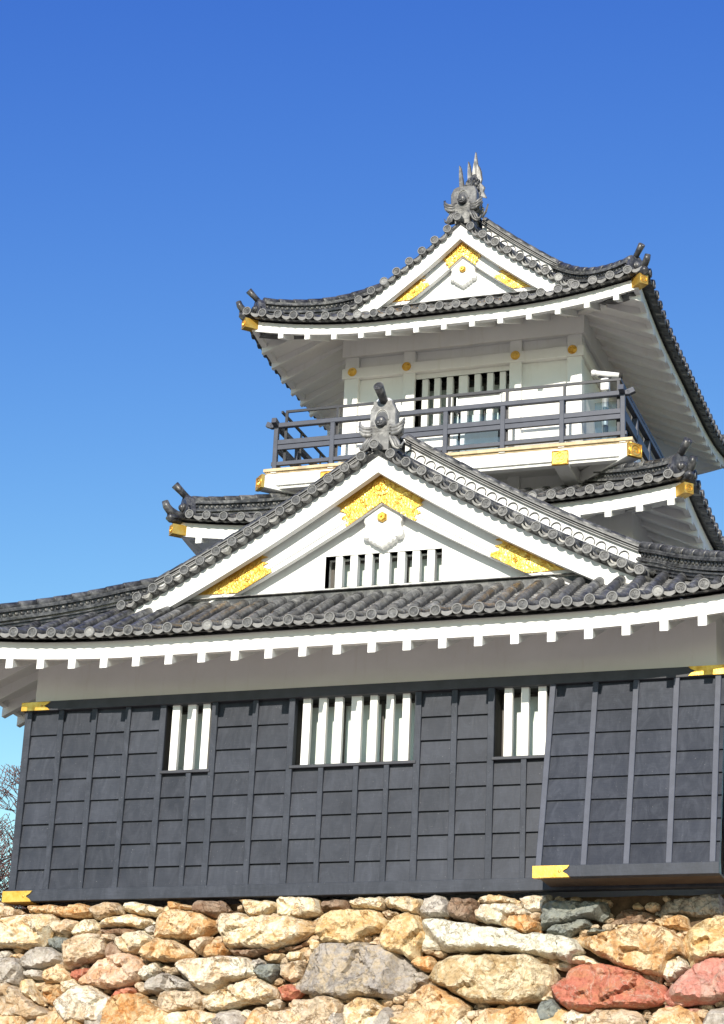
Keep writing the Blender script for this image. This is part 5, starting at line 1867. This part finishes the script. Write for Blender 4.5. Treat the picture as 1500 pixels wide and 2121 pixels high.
# ------------------------------------------------------------------ ground and castle mound
def ground():
    mb = MB()
    mb.box(-1500, 1500, -1500, 2500, -1.0, 0.0)
    o = mb.build('ground', M['ground'], None)
    o['kind'] = 'structure'
    p = MB().box(-45, 45, -80, -2.4, -0.02, 0.004).build('plaza', M['plaza'], None)
    p['kind'] = 'structure'
    mb = MB()
    # terrace behind the wall, sloping away at its left and rear
    xs = [-40, -26, -14, -6, -2.1, 2, 8, 15.2, 24, 40]
    ys = [1.5, 4, 8, 14, 20, 28, 40, 60]
    rows = []
    for y in ys:
        r = []
        for x in xs:
            dx = max(0, -2.0-x, x-15.2); dy = max(0, y-22)
            z = 8.0-max(0, dx-3)*0.42-dy*0.25
            z += noise.noise(Vector((x*0.2, y*0.2, 3)))*0.25
            if dx > 0 and y < 3:
                z -= 0.6*dx
            r.append((x, y, max(z, 0.003)))
        rows.append(r)
    mb.strip(rows, smooth=True)
    mb.strip([[(x, 1.5, 0.0) for x in xs], rows[0]])
    o = mb.build('castle_mound', M['ground'], None)
    o['kind'] = 'structure'
ground()

# ------------------------------------------------------------------ bare cherry tree at the left, behind the keep
def tree(name, label, base, height, seed, lean=(0, 0), spread=1.0):
    r = random.Random(seed)
    root = thing(name, label, 'tree', base)
    tr, tw, bd = MB(), MB(), MB()
    def grow(p, d, L, rad, lev):
        n = 4
        pts = [p.copy()]
        rr = [rad]
        q = p.copy(); dd = d.copy()
        for i in range(n):
            dd = (dd+Vector((r.uniform(-1, 1), r.uniform(-1, 1), r.uniform(-0.5, 0.9)))*0.16).normalized()
            q = q+dd*(L/n)
            pts.append(q.copy())
            rr.append(rad*(1-0.55*(i+1)/n))
        if lev <= 2:
            tr.tube(pts, rr, 7 if lev < 2 else 5)
        else:
            tw.tube(pts, [max(x, 0.008) for x in rr], 4 if lev < 4 else 3, caps=False)
        if lev >= 5:
            for i in range(1, n+1):
                if r.random() < 0.65:
                    c = pts[i]
                    bd.sphere(c+Vector((r.uniform(-1, 1), r.uniform(-1, 1), r.uniform(-1, 1)))*0.02, r.uniform(0.011, 0.022), 4, 3, (1, 1, 1.3))
            return
        k = {0: 8, 1: 6, 2: 5, 3: 5, 4: 4}[lev]
        for i in range(k):
            u = r.uniform(0.35, 1.0) if lev else r.uniform(0.45, 1.0)
            j = min(n-1, int(u*n))
            c = pts[j].lerp(pts[j+1], u*n-j)
            a = r.uniform(0, 2*pi)
            side = Vector((cos(a), sin(a), r.uniform(-0.1, 0.6)))
            nd = (dd*0.55+side*0.85*spread).normalized()
            grow(c, nd, L*r.uniform(0.52, 0.74), rr[j]*0.58, lev+1)
    grow(Vector(base), Vector((lean[0], lean[1], 1)).normalized(), height*0.42, height*0.022, 0)
    tr.build('trunk', M['bark'], root)
    cr = tw.build('crown', M['twig'], root)
    bd.build('buds', M['bud'], cr)
    return root
tree('cherry_tree', 'bare cherry tree with pinkish brown twigs behind the left corner of the keep', (-8.9, 15.0, 6.0), 10.6, 5, (0.02, 0.0))

def bush(base, R, H, seed):
    r = random.Random(seed)
    root = thing('bush', 'brownish green bush low behind the left end of the stone wall', 'bush', base)
    st, lf = MB(), MB()
    B = Vector(base)
    for i in range(14):
        a = r.uniform(0, 2*pi)
        q = B+Vector((cos(a)*R*0.6, sin(a)*R*0.6, H*r.uniform(0.6, 0.95)))
        st.tube([B, B.lerp(q, 0.5)+Vector((r.uniform(-.1, .1), r.uniform(-.1, .1), 0.1)), q], [0.05, 0.03, 0.012], 5)
    for i in range(5200):
        a = r.uniform(0, 2*pi); u = r.uniform(-1, 1); k = r.random()**0.4
        v = Vector((cos(a)*sqrt(1-u*u), sin(a)*sqrt(1-u*u), u))
        n = 0.75+0.35*noise.noise(v*2.3)
        c = B+Vector((v.x*R*k*n, v.y*R*k*n, H*0.55+v.z*H*0.5*k*n))
        d = Vector((r.uniform(-1, 1), r.uniform(-1, 1), r.uniform(-1, 1))).normalized()
        e = d.orthogonal().normalized()*0.028
        d = d*0.055
        lf.add([c-d, c+e, c+d, c-e], [(0, 1, 2, 3)])
    st.build('stem', M['bark'], root)
    lf.build('foliage', M['bush'], root)
bush((-8.6, 16.5, 5.9), 1.9, 5.6, 4)
